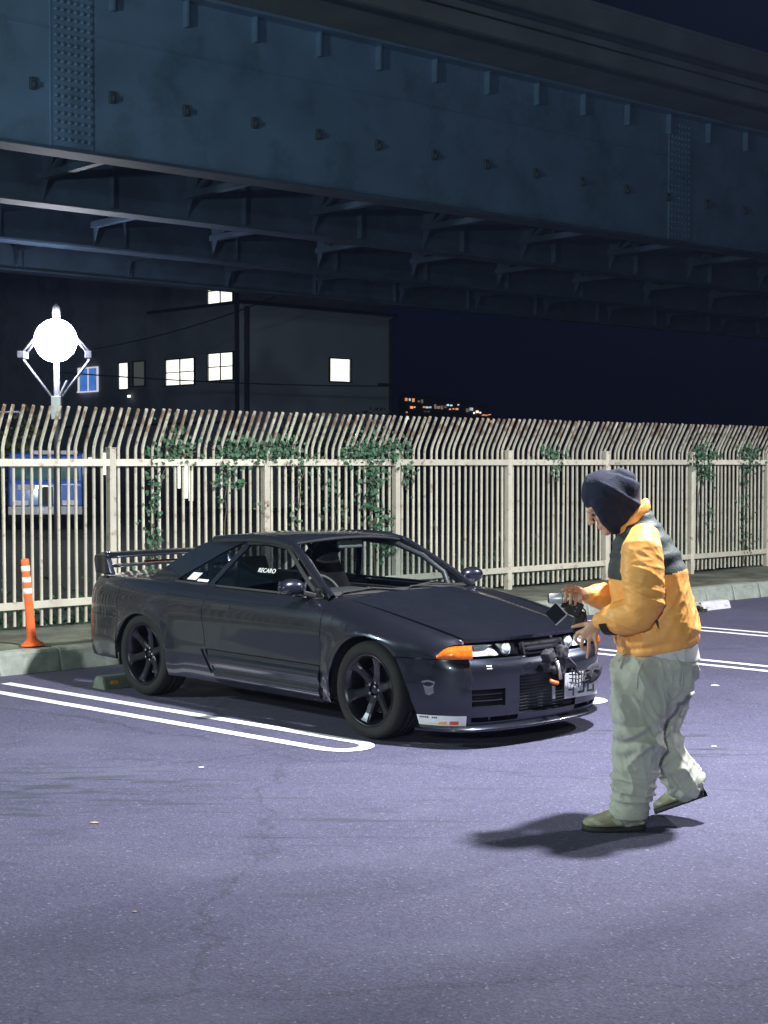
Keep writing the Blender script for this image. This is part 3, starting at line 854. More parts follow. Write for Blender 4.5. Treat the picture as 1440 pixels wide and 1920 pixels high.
# ---------------------------------------------------------------- car park lamps and added fill lamps (posts stand outside the frame)
def street_lamp(pos, pole, power, radius, label, col=(.97, .98, 1.0), spot=None):
    root = empty("street_lamp", (pole[0], pole[1], 0)); tag(root, label, "street lamp", "car park lamp posts")
    d = Vector((pos[0] - pole[0], pos[1] - pole[1], 0)); L_ = d.length
    root.rotation_euler = (0, 0, math.atan2(d.y, d.x))
    MB().tube([(0, 0, 0), (0, 0, 4), (0, 0, pos[2] + .3)], [.09, .075, .055], 12).build("pole", M['metal'], root, smooth=True)
    MB().box((0, 0, .02), (.34, .34, .04)).build("base_plate", M['metal'], root)
    MB().tube([(0, 0, pos[2] + .25), (L_ * .5, 0, pos[2] + .55), (L_ - .3, 0, pos[2] + .5)], .035, 8).build("arm", M['metal'], root, smooth=True)
    dz = pos[2] - 8.0
    h = MB().box((L_, 0, 8.46 + dz), (.85, .34, .10)).build("lamp_head", M['metal'], root, bevel=.03)
    MB().box((L_, 0, 8.405 + dz), (.70, .26, .012)).build("lens", M['lamp_lens'], h)
    li = bpy.data.lights.new("lamp_light", 'SPOT' if spot else 'POINT'); li.energy = power
    if spot: li.spot_size = math.radians(spot[0]); li.spot_blend = spot[1]
    li.energy = power; li.shadow_soft_size = radius; li.color = col
    lo = bpy.data.objects.new("lamp_light", li); COL.objects.link(lo); lo.parent = root
    lo.location = (L_, 0, pos[2])
    if spot and len(spot) > 2:
        dv = Vector(spot[2]) - Vector(pos)
        dv.rotate(Matrix.Rotation(-root.rotation_euler.z, 3, 'Z'))
        lo.rotation_euler = dv.to_track_quat('-Z', 'Y').to_euler()
    return root
street_lamp(KEY_POS, (KEY_POS[0] + 2.2, KEY_POS[1] + .6), KEY_POWER, .20, "grey steel lamp post over the bays right of the coupe", spot=(140, 1.0, KEY_AIM))
street_lamp(FAR_POS, (FAR_POS[0] + 1.5, FAR_POS[1] - 1.0), FAR_POWER, .25, "grey steel lamp post far along the bays at right", spot=(172, .45))
for (p, pw, l) in zip(FILL_POS, FILL_POWER, ("added fill lamp on a steel post behind the camera at left", "added fill lamp on a steel post beside the left bays")):
    street_lamp(p, (p[0] - 2.0, p[1] - .3), pw, .3, l, col=(.82, 1.0, .90))

# ---------------------------------------------------------------- the coupe
CX, CY, CYAW = -1.2687, 12.5835, -.8177
car = empty("sports_car", (CX, CY, 0), CYAW)
tag(car, "dark gunmetal two door coupe with rear wing and orange corner lamps", "car")
M['car_paint'] = pmat("gunmetal_paint", (.026, .029, .045), .27, .66, var=.05, scale=6, coat=.75, spec=.5)
M['tyre'] = pmat("tyre_rubber", (.0065, .0065, .0075), .85, var=.25, scale=14, bump=.2, bscale=80)
M['rim'] = pmat("dark_rim", (.032, .032, .042), .30, .85, var=.1, scale=10)
M['chrome'] = pmat("bright_metal", (.7, .7, .75), .12, 1., var=.05)
M['bowl'] = pmat("reflector_silver", (.82, .84, .90), .45, .25, var=.2, scale=18)
M['disc'] = pmat("brake_disc", (.10, .10, .11), .4, .9, var=.15, scale=12)
M['rubber'] = pmat("rubber_trim", (.010, .010, .012), .6, var=.2)
M['amber'] = pmat("amber_lens", (.56, .115, .012), .12, var=.35, scale=40, coat=.5)
M['interior'] = pmat("interior_trim", (.018, .018, .022), .8, var=.3)
M['dash'] = pmat("dash_top", (.10, .12, .12), .75, var=.2)
M['cargl'] = glass("car_glass", (.80, .85, .86), .03)
M['sidegl'] = glass("shaded_glass", (.28, .31, .34), .03)  # glass darkened: the unlit cabin's shade is put into its colour
M['lensgl'] = glass("lens_glass", (.85, .9, .95), .04)
M['plate'] = pmat("plate_white", (.46, .46, .50), .4, var=.08)
M['sticker'] = pmat("sticker_white", (.80, .79, .82), .5, var=.05, scale=60)
M['intercooler'] = pmat("intercooler", (.045, .05, .055), .5, .6, var=.3, scale=50)
M['faded'] = pmat("faded_patch", (.13, .12, .17), .6, .2, var=.2, scale=30)
M['taillight'] = pmat("tail_lens", (.25, .01, .01), .15, var=.2, coat=.4)

_HP = [(3.46, 0), (3.457, .12), (3.448, .25), (3.430, .38), (3.400, .51), (3.345, .635), (3.255, .74), (3.12, .815), (2.95, .852), (2.75, .870), (2.55, .876), (2.3, .872), (1.9, .866), (1.5, .865), (1.0, .865), (.6, .868), (.25, .878), (0, .880), (-.25, .874), (-.5, .858), (-.75, .822), (-.92, .755), (-1.02, .62), (-1.065, .45), (-1.085, .22), (-1.09, 0)]
def catmull(P, n=14):
    P = [np.array(p, float) for p in P]; out = []
    for i in range(len(P) - 1):
        p0 = P[i - 1] if i else 2 * P[0] - P[1]; p3 = P[i + 2] if i + 2 < len(P) else 2 * P[-1] - P[-2]
        p1, p2 = P[i], P[i + 1]
        for k in range(n):
            t = k / n
            out.append(.5 * (2 * p1 + (p2 - p0) * t + (2 * p0 - 5 * p1 + 4 * p2 - p3) * t * t + (3 * p1 - p0 - 3 * p2 + p3) * t ** 3))
    out.append(P[-1]); return np.array(out)
_pl = catmull(_HP)
_pl[0, 1] = 0; _pl[-1, 1] = 0
_ds = np.r_[0, np.cumsum(np.linalg.norm(np.diff(_pl, axis=0), axis=1))]
UMAX = _ds[-1]
_tg = np.gradient(_pl, axis=0); _tg /= np.linalg.norm(_tg, axis=1)[:, None]
_nm = np.stack([_tg[:, 1], -_tg[:, 0]], 1)
_nm[0] = (1, 0); _nm[-1] = (-1, 0)
def u_x(x): return float(np.interp(-x, -_pl[:, 0], _ds))
_im = int(np.argmax(_pl[:, 1]))
def u_w(w): return float(np.interp(w, _pl[:160, 1], _ds[:160]))
def sst(t): t = min(1, max(0, t)); return t * t * (3 - 2 * t)
ARF = (2.615, .325, .366); ARR = (0.0, .300, .350)
def zt_(x): return float(np.interp(-x, [-3.5, -3.40, -3.25, -3.0, -2.6, -2.2, -2.0, -1.0, -.3, .5, .9, 1.1], [.655, .66, .690, .742, .822, .880, .893, .900, .905, .905, .895, .88]))
def dF(z): return float(np.interp(z, [.13, .20, .30, .485, .515, .53, .552, .574, .578, .60, .67], [.04, .012, 0, 0, .003, .009, .026, .045, .046, .048, .07]))
def dS(z): return float(np.interp(z, [.17, .22, .30, .42, .47, .60, .68, .74, .82], [.05, .022, .008, .002, .008, .004, .000, .006, .018]))
def dR(z): return float(np.interp(z, [.2, .3, .42, .56, .60, .62, .80, .9], [.09, .02, 0, 0, .01, .03, .05, .08]))
def wall_pt(u, z, sd, off=0.):
    """point on the outer skin; u arc length from the nose, sd -1 right (driver's side) +1 left"""
    x = float(np.interp(u, _ds, _pl[:, 0])); w = float(np.interp(u, _ds, _pl[:, 1]))
    nx = float(np.interp(u, _ds, _nm[:, 0])); nw = float(np.interp(u, _ds, _nm[:, 1]))
    l = math.hypot(nx, nw); nx /= l; nw /= l
    f = max(0, nx) ** 2; r = max(0, -nx) ** 2; s = max(0, 1 - f - r)
    zt = zt_(x)
    sh = .075 * max(0, min(1, 1 - (zt - z) / .13)) ** 2.2
    d = f * dF(z) + r * (dR(z)) + s * (dS(z) + sh)
    for (ax, az, R) in (ARF, ARR):
        q = math.hypot(x - ax, z - az)
        if s > .3: d -= .022 * s * math.exp(-((q - R) / .085) ** 2) * (1 if z < .72 else .6)
    d -= off
    return Vector((x - nx * d, sd * (w - nw * d), z))

def patch(name, P, mat, parent, mask=None, flange=.018, center=(1.2, 0, .55), smooth=True, thick=None, kind=None):
    """P: 2D list of points -> surface object with returned edges"""
    nu, nv = len(P), len(P[0])
    bm = bmesh.new()
    V = [[bm.verts.new(p) for p in row] for row in P]
    for i in range(nu - 1):
        for j in range(nv - 1):
            if mask and mask(i, j): continue
            try: bm.faces.new((V[i][j], V[i + 1][j], V[i + 1][j + 1], V[i][j + 1]))
            except ValueError: pass
    bmesh.ops.remove_doubles(bm, verts=bm.verts, dist=1e-5)
    for v in [v for v in bm.verts if not v.link_faces]: bm.verts.remove(v)
    bm.normal_update()
    c = Vector(center)
    if sum((f.calc_center_median() - c).dot(f.normal) * f.calc_area() for f in bm.faces) < 0:
        bmesh.ops.reverse_faces(bm, faces=bm.faces)
    bm.normal_update()
    if flange:
        be = [e for e in bm.edges if e.is_boundary]
        nor = {v: v.normal.copy() for e in be for v in e.verts}
        new = {}
        for v, n in nor.items(): new[v] = bm.verts.new(v.co - n * flange)
        for e in be:
            f = e.link_faces[0]
            a, b = e.verts
            for l in f.loops:
                if l.edge == e: a, b = l.vert, l.link_loop_next.vert
            nf = bm.faces.new((b, a, new[a], new[b])); nf.smooth = False
            e.smooth = False
    for f in bm.faces: f.smooth = smooth
    me = bpy.data.meshes.new(name); bm.to_mesh(me); bm.free()
    me.materials.append(mat)
    o = bpy.data.objects.new(name, me); COL.objects.link(o)
    if parent: o.parent = parent
    if kind: o["kind"] = kind
    return o
def lin(a, b, n): return [lerp(a, b, i / (n - 1)) for i in range(n)]

# --- bumper with its openings
UA = u_x(2.95)
ys = [0, .08, .15, .22, .285, .40, .48, .56, .63, .67]
us = [u_w(w) for w in ys] + lin(u_w(.67), UA, 15)[1:]
def bump_u(u, z):
    u67 = u_w(.67)
    if u <= u67: return u
    xe = float(np.interp(z, [.14, .38, .575], [3.07, 2.995, 2.895]))
    return u67 + (u - u67) / (UA - u67) * (u_x(xe) - u67)
zs = [.150, .172, .205, .235, .272, .31, .347, .385, .42, .46, .49, .515, .535, .55, .562, .571, .576]
qs = [(-1, u) for u in us[::-1]] + [(1, u) for u in us[1:]]
Pm = [[wall_pt(bump_u(u, z), z, sd) for z in zs] for sd, u in qs]
def bmask(i, j):
    (s0, a), (s1, b) = qs[i], qs[i + 1]
    um = (bump_u(a, .3) * s0 + bump_u(b, .3) * s1) / 2
    w = float(np.interp(abs(um), _ds, _pl[:, 1])); z = (zs[j] + zs[j + 1]) / 2
    if w < .285 and .205 < z < .46: return True
    if .40 < w < .63 and .272 < z < .385: return True
    if .285 < w < .63 and .172 < z < .205: return True
    return False
bumper = patch("front_bumper", Pm, M['car_paint'], car, mask=bmask, flange=.03)
Pl = [[wall_pt(bump_u(u, z) * .985, z, sd, -.075) for z in (.15, .3, .56)] for sd, u in qs]
patch("bumper_liner", Pl, M['rubber'], car, flange=0)
ic = patch("intercooler", [[wall_pt(u_w(abs(w)), z, 1 if w > 0 else -1, -.06) for z in (.215, .45)] for w in lin(-.28, .28, 9)], M['intercooler'], car, flange=0)
for k in range(11):
    z = .225 + k * .0205
    MB().box((3.395, 0, z), (.012, .54, .004)).build("fin", M['intercooler'], ic)
for sd in (-1, 1):
    for z in (.31, .350):
        patch("duct_slat", [[wall_pt(u_w(w), z + dz, sd, -.02) for dz in (-.004, .004)] for w in lin(.405, .625, 6)], M['car_paint'], bumper, flange=.03)
    patch("duct_divider", [[wall_pt(u_w(w), z, sd, -.012) for z in (.172, .205)] for w in (.50, .512)], M['car_paint'], bumper, flange=.03)
# headlight washer marks: two small bright slots
for dz in (.0, .016):
    patch("washer_slot", [[wall_pt(u_w(w), .515 + dz + e, -1, .001) for e in (0, .006)] for w in (.50, .535)], M['sticker'], bumper, flange=.002)
# scuffed patch where paint has gone
pp = [(.0, .0), (.05, .012), (.105, .0), (.092, -.035), (.098, -.07), (.06, -.088), (.03, -.08), (.022, -.04)]
mb = MB(); cpt = []
for a, b in pp:
    cpt.append(wall_pt(u_w(.80) + .075 - a * .9, .435 + b, -1, .0012))
mid = sum(cpt, Vector()) / len(cpt)
mb.add(cpt + [mid + Vector((.0006, -.0008, 0))], [(i, (i + 1) % 8, 8) for i in range(8)])
mb.build("faded_patch", M['faded'], bumper)
# front lip
lip = []
for sd, u in [(-1, u) for u in lin(u_x(3.03), 0, 26)] + [(1, u) for u in lin(0, u_x(3.03), 26)[1:]]:
    lip.append([wall_pt(u, .155, sd, o_) * 1 + Vector((0, 0, dz)) for o_, dz in ((-.06, 0), (.000, -.002), (.030, -.022), (.036, -.030), (.034, -.040), (-.02, -.05), (-.10, -.05))])
patch("front_lip", lip, M['car_paint'], car, flange=0)
# white sponsor sticker on the lip corner
def skin_quad(name, u0, u1, z0, z1, sd, mat, parent, off=.002, n=6, slant=0.):
    return patch(name, [[wall_pt(u + slant * (z - z0), z, sd, off) for z in (z0, z1)] for u in lin(u0, u1, n)], mat, parent, flange=.0)
uS0, uS1 = u_x(3.045), u_x(3.33)
st = skin_quad("sticker", uS0, uS1, .150, .218, -1, M['sticker'], car, .004, 10)
dl = uS0 - uS1
def sq(a, b, z0, z1, mat, nm="print"): return skin_quad(nm, uS0 - dl * a, uS0 - dl * b, z0, z1, -1, mat, st, .0075, 8, -.25)
M['pr_y'] = pmat("print_yellow", (.75, .66, .30), .5, var=.03); M['pr_o'] = pmat("print_orange", (.78, .38, .14), .5, var=.03); M['pr_r'] = pmat("print_red", (.66, .09, .04), .5, var=.03); M['pr_k'] = pmat("print_black", (.03, .03, .04), .5, var=.03)
sq(.14, .40, .158, .178, M['pr_y']); sq(.42, .60, .158, .180, M['pr_o']); sq(.66, .84, .158, .182, M['pr_r'])
for a, b in ((.05, .075), (.085, .115), (.125, .15), (.16, .19), (.20, .24), (.31, .345), (.355, .385), (.395, .42)): sq(a, b, .198, .209, M['pr_k'])

# --- corner lamps, headlights, grille
for sd in (-1, 1):
    u0, u1 = u_w(.63), u_x(3.185)
    rows = []
    for i in range(13):
        f = i / 12; u = lerp(u0, u1, f)
        zt1 = lerp(.668, .606, f ** 6) - .008 * f
        rows.append([wall_pt(u, lerp(.583, zt1, j / 6), sd, .046 * (1 - .0 * f) * max(0, 1 - f * .75) + .004 + .012 * math.sin(PI * j / 6)) for j in range(7)])
    patch("turn_signal", rows, M['amber'], car, flange=.03)
    # headlight: dark reflector bowl, bright reflector, projector, clear cover
    a0, a1 = u_w(.615), u_w(.205)
    hl = patch("headlight", [[wall_pt(u, z, sd, -.05) for z in (.583, .60, .62, .64, .662)] for u in lin(a0, a1, 8)], M['rim'], car, flange=0)
    patch("reflector_bowl", [[wall_pt(u, z, sd, -.045 + (.012 if i > 6 else .002) * math.cos(i * .9 + z * 40)) for z in lin(.588, .658, 9)] for i, u in enumerate(lin(a0, lerp(a0, a1, .62), 13))], M['bowl'], hl, flange=0)
    pc = wall_pt(lerp(a0, a1, .72), .622, sd, -.035)
    MB().lathe([(.0, .02), (.018, .017), (.028, .008), (.032, 0), (.034, -.03), (.040, -.03), (.041, .0)], 20, 'X', pc).build("projector", M['bowl'], hl, smooth=True)
    patch("lens_cover", [[wall_pt(u, z, sd, .028) for z in lin(.582, .664, 5)] for u in lin(a0, a1, 9)], M['lensgl'], hl, flange=.02)
    patch("headlight_frame", [[wall_pt(u, z, sd, .0) for z in (.583, .662)] for u in lin(u_w(.205), u_w(.185), 3)], M['rubber'], hl, flange=.02)
gp = patch("grille", [[wall_pt(u_w(abs(w)), z, 1 if w > 0 else -1, -.03) for z in (.578, .664)] for w in lin(-.205, .205, 9)], M['rubber'], car, flange=0)
for z in (.590, .616, .642):
    patch("grille_slat", [[wall_pt(u_w(abs(w)), z + dz, 1 if w > 0 else -1, .022) for dz in (-.006, .006)] for w in lin(-.185, .185, 9)], M['car_paint'], gp, flange=.03)

# --- fenders
def hood_edge(x): return float(np.interp(x, [2.1, 2.6, 3.0, 3.36], [.700, .690, .665, .625]))
def hood_z(x, y):
    e = float(np.interp(-x, [-3.46, -3.43, -3.40, -3.36, -3.28, -3.0, -2.6, -2.25, -2.1], [.640, .668, .684, .696, .712, .770, .848, .906, .916]))
    q = abs(y) / max(.3, hood_edge(x))
    bulge = .012 * sst((.46 - abs(y)) / .10) * sst((3.4 - x) / .25)
    return e + .024 * (1 - min(1, q) ** 2) + bulge - .008
def ts_top(x):
    f = min(1, max(0, (u_x(x) - u_w(.63)) / (u_x(3.185) - u_w(.63))))
    return lerp(.668, .606, f ** 6) - .008 * f
def arch_z(x, A):
    q = A[2] ** 2 - (x - A[0]) ** 2
    return A[1] + math.sqrt(q) if q > 0 else None
def x_dr(z): return float(np.interp(z, [.18, .28, .45, .75, .905], [.965, .93, .82, .77, .83]))
for sd in (-1, 1):
    u0 = u_w(.635); uu = lin(u0, u_x(2.99), 16) + lin(u_x(2.985), u_x(2.25), 56) + lin(u_x(2.245), u_x(2.142), 5)
    rows = []
    for u in uu:
        x = float(np.interp(u, _ds, _pl[:, 0]))
        zl = .205
        if x > 3.185: zl = ts_top(x) + .005
        elif x > 2.90: zl = .581
        az = arch_z(x, ARF)
        if az is not None: zl = max(az, .581) if x > 2.88 else az
        zt = zt_(x)
        row = [wall_pt(u, lerp(zl, zt, sst(j / 11) * .25 + .75 * j / 11), sd) for j in range(12)]
        p = row[-1]; he = hood_edge(x) + .003
        if abs(p.y) > he:
            for k in (.35, .7, 1.0):
                y = lerp(abs(p.y), he, k); zz = lerp(p.z, hood_z(x, he), k) + .006 * math.sin(PI * k)
                row.append(Vector((p.x, sd * y, zz)))
        else: row += [p + Vector((-.006 * k, 0, .004 * k)) for k in (1, 2, 3)]
        rows.append(row)
    patch("front_fender", rows, M['car_paint'], car, flange=.03)
    # door
    P = []
    for i in range(15):
        f = i / 14; row = []
        for j in range(11):
            z = lerp(.448, .897, j / 10); x = lerp(2.136, x_dr(z) + .003, f)
            row.append(wall_pt(u_x(x), min(z, zt_(x) - .002), sd))
        P.append(row)
    door = patch("door", P, M['car_paint'], car)
    hp = wall_pt(u_x(1.00), .765, sd, .002)
    MB().box((1.0, hp.y, .765), (.20, .012, .04)).build("handle", M['rubber'], door, bevel=.004)
    # sill skirt
    prf = [(.185, -.01), (.205, .0), (.235, .016), (.285, .018), (.292, .006), (.325, .004), (.345, .016), (.395, .018), (.402, .006), (.430, .0), (.443, .002)]
    patch("side_skirt", [[wall_pt(u_x(lerp(2.136, x_dr(z) + .003, i / 9)), z, sd, o_) for z, o_ in prf] for i in range(10)], M['car_paint'], car)
    # rear quarter
    xs_ = lin(.82, .36, 12) + lin(.352, -.352, 46) + lin(-.36, -.64, 8)
    P = []
    for x in xs_:
        zl = .20 if x > 0 else .602
        az = arch_z(x, ARR)
        if az: zl = max(az, .602) if x < -.18 and False else az
        zt = zt_(x); row = []
        for j in range(14):
            z = lerp(zl, zt, j / 13)
            xe = x
            if x > .36: xe = lerp(.36, x_dr(z) - .003, (x - .36) / (.82 - .36))
            row.append(wall_pt(u_x(xe), z, sd))
        p = row[-1]
        yi = float(np.interp(x, [-.64, -.45, -.12, .0, .82], [.64, .655, .675, .715, .762]))
        for k in (.5, 1.): row.append(Vector((p.x, sd * lerp(abs(p.y), yi, k), p.z + .012 * k)))
        P.append(row)
    patch("rear_quarter", P, M['car_paint'], car)
    # body side vane behind the door bottom: two bright slanted trim edges
    for dx in (0, .055):
        a = wall_pt(u_x(.83 - dx), .44, sd, .008); b = wall_pt(u_x(.95 - dx), .27, sd, .008)
        MB().tube([a, (a + b) / 2, b], .005, 6).build("trim_edge", M['car_paint'], car)
# side turn marker

# --- tail
us_r = lin(u_x(-.355), UMAX, 26)
qr = [(-1, u) for u in us_r] + [(1, u) for u in us_r[::-1][1:]]
def rb_lo(u):
    x = float(np.interp(u, _ds, _pl[:, 0])); return float(np.interp(x, [-1.2, -.7, -.36], [.27, .25, .26]))
def rb_hi(u):
    x = float(np.interp(u, _ds, _pl[:, 0])); az = arch_z(x, ARR); return .598
patch("rear_bumper", [[wall_pt(u, lerp(rb_lo(u), .598, j / 9), sd) for j in range(10)] for sd, u in qr], M['car_paint'], car)
us_t = lin(u_x(-.645), UMAX, 22)
qt = [(-1, u) for u in us_t] + [(1, u) for u in us_t[::-1][1:]]
patch("tail_panel", [[wall_pt(u, lerp(.603, .885, j / 8), sd) for j in range(9)] for sd, u in qt], M['car_paint'], car)
for sd in (-1, 1):
    for w, r in ((.60, .075), (.40, .075)):
        p = wall_pt(UMAX - w * .98, .735, sd, .004)
        MB().lathe([(0, -.016), (r * .8, -.014), (r, -.004), (r, .03)], 20, 'X', p).build("tail_light", M['taillight'], car, smooth=True)
# trunk lid
P = []
for i in range(12):
    f = i / 11; row = []
    for j in range(17):
        s = lerp(-1, 1, j / 16)
        xr_ = -1.0 + .16 * abs(s) ** 3
        x = lerp(-.22, xr_, f); y = s * lerp(.665, .632, f)
        row.append((x, y, .916 + .022 * (1 - s * s) - .028 * f ** 2))
    P.append(row)
patch("trunk_lid", P, M['car_paint'], car, center=(0, 0, 0))
# wing: blade on two end stands with a second lower flap
wing = empty("rear_wing"); wing.parent = car
def wing_blade(nm, x0, x1, z, hw, th, rise):
    mb = MB(); vs = []; n = 17
    for j in range(n):
        s = lerp(-1, 1, j / (n - 1)); dx = -.10 * (1 - s * s) * -0.6; dz = .012 * (1 - s * s)
        for a, h in ((0, 0), (.15, th * .7), (.5, th), (.85, th * .7), (1, 0), (.6, -th * .3), (.3, -th * .3)):
            vs.append((lerp(x0, x1, a) + dx, s * hw, z + dz + h + rise * a))
    m = 7
    mb.add(vs, [(i * m + j, i * m + (j + 1) % m, (i + 1) * m + (j + 1) % m, (i + 1) * m + j) for i in range(n - 1) for j in range(m)] + [tuple(range(m))[::-1], tuple(range((n - 1) * m, n * m))])
    return mb.build(nm, M['car_paint'], wing, smooth=True)
wing_blade("blade", -.82, -1.03, 1.032, .60, .028, .03)
wing_blade("lower_flap", -.82, -1.0, .955, .57, .014, .01)
for s in (-1, 1):
    MB().prism([(-.76, s * .60, .90), (-.80, s * .60, .965), (-.83, s * .60, 1.035), (-.88, s * .60, 1.055), (-1.03, s * .60, 1.062), (-1.045, s * .60, 1.02), (-1.02, s * .60, .90)], (0, s * .045, 0)).build("end_stand", M['car_paint'], wing, bevel=.014)
MB().box((-.94, 0, .985), (.03, .40, .022)).build("brake_light", M['taillight'], wing, bevel=.004)

# --- hood and cowl
P = []
for i in range(22):
    f = i / 21; row = []
    for j in range(25):
        s = lerp(-1, 1, j / 24)
        yf = s * .622
        uf = u_w(abs(yf)); pf = wall_pt(uf, .655, 1, -.004); xf = pf.x - .006
        xb = 2.255 - .125 * s * s
        x = lerp(xf, xb, f ** .9); y = s * lerp(.622, .697, f)
        y = s * min(hood_edge(x) - .003, abs(lerp(.622, .70, f)))
        row.append((x, y, hood_z(x, y)))
    P.append(row)
hood = patch("hood", P, M['car_paint'], car, center=(2.7, 0, 0), flange=.024)
MB().ell((3.385, .0, .697), (.018, .014, .004), 12, 6).build("badge", M['chrome'], hood, smooth=True)
patch("cowl", [[(lerp(2.252, 2.10, f) - .125 * s * s, s * .69, .902 - .008 * math.sin(PI * f)) for f in (0, .5, 1)] for s in lin(-1, 1, 17)], M['rubber'], car, center=(2, 0, 0))

# --- greenhouse
def zr_(x): return float(np.interp(x, [-.1, .37, .53, .75, 1.0, 1.47, 2.1], [.92, 1.185, 1.232, 1.252, 1.262, 1.245, .9]))
def side_y(x, z):
    yb = float(np.interp(x, [-.55, -.3, .4, 1.7, 1.95, 2.1], [.665, .715, .762, .755, .735, .715]))
    t = (z - .895) / .36
    return yb + (.548 - yb) * (max(0, t) ** 1.12)
def sp(x, z, sd, o=0.): return Vector((x, sd * (side_y(x, z) + o), z))
def strip(A, B, n, m, sd, o=0., arr=0.):
    def at(L, f):
        k = f * (len(L) - 1); i = min(int(k), len(L) - 2); t = k - i
        return (lerp(L[i][0], L[i + 1][0], t), lerp(L[i][1], L[i + 1][1], t))
    rows = []
    for i in range(n):
        f = i / (n - 1); a = at(A, f); b = at(B, f)
        rows.append([sp(lerp(a[0], b[0], j / (m - 1)), lerp(a[1], b[1], j / (m - 1)), sd, o) for j in range(m)])
    return rows
def ws(s, t, o=0.):
    b = Vector((2.165 - .125 * s * s, .688 * s, .903 + .012 * (1 - s * s)))
    e = Vector((1.505 - .05 * s * s, .522 * s, 1.287 - .036 * s * s))
    p = b.lerp(e, t); p.z += .016 * math.sin(PI * t) + o * .85; p.x += .012 * math.sin(PI * t) + o * .5
    return p
patch("windshield", [[ws(s, t) for t in lin(.01, .99, 9)] for s in lin(-1, 1, 17)], M['cargl'], car, flange=0)
patch("windshield_band", [[ws(s, t, .002) for t in (.0, .055)] for s in lin(-1, 1, 17)], M['rubber'], car, flange=.01)
patch("windshield_band", [[ws(s, t, .002) for t in (.955, 1.0)] for s in lin(-1, 1, 17)], M['rubber'], car, flange=.01)
xr = lin(1.515, .47, 16)
def roof_pt(x, s):
    yr = .552; xx = x - (.05 * s * s if x > 1.2 else 0) * ((x - 1.2) / .31) + (.05 * s * s if x < .75 else 0) * ((.75 - x) / .28)
    zc = float(np.interp(x, [.44, .55, .75, .95, 1.25, 1.42, 1.515], [1.268, 1.283, 1.302, 1.310, 1.309, 1.300, 1.289])); ze = zr_(xx) + .012
    return Vector((xx, s * yr, ze + (zc - ze) * (1 - abs(s) ** 2.6)))
patch("roof", [[roof_pt(x, s) for s in lin(-1, 1, 21)] for x in xr], M['car_paint'], car, center=(.9, 0, .5), flange=.022)
patch("headliner", [[roof_pt(x, s * .96) - Vector((0, 0, .03)) for s in lin(-1, 1, 9)] for x in lin(1.47, .55, 7)], M['interior'], car, center=(.9, 0, .5), flange=0)
def rg(s, t):
    b = Vector((-.26 + .10 * s * s, .655 * s, .925)); e = Vector((.445 + .05 * s * s, .525 * s, 1.266 - .044 * s * s))
    p = b.lerp(e, t); p.z += .02 * math.sin(PI * t); return p
patch("rear_window", [[rg(s, t) for t in lin(0.02, .99, 9)] for s in lin(-1, 1, 13)], M['sidegl'], car, flange=.006)
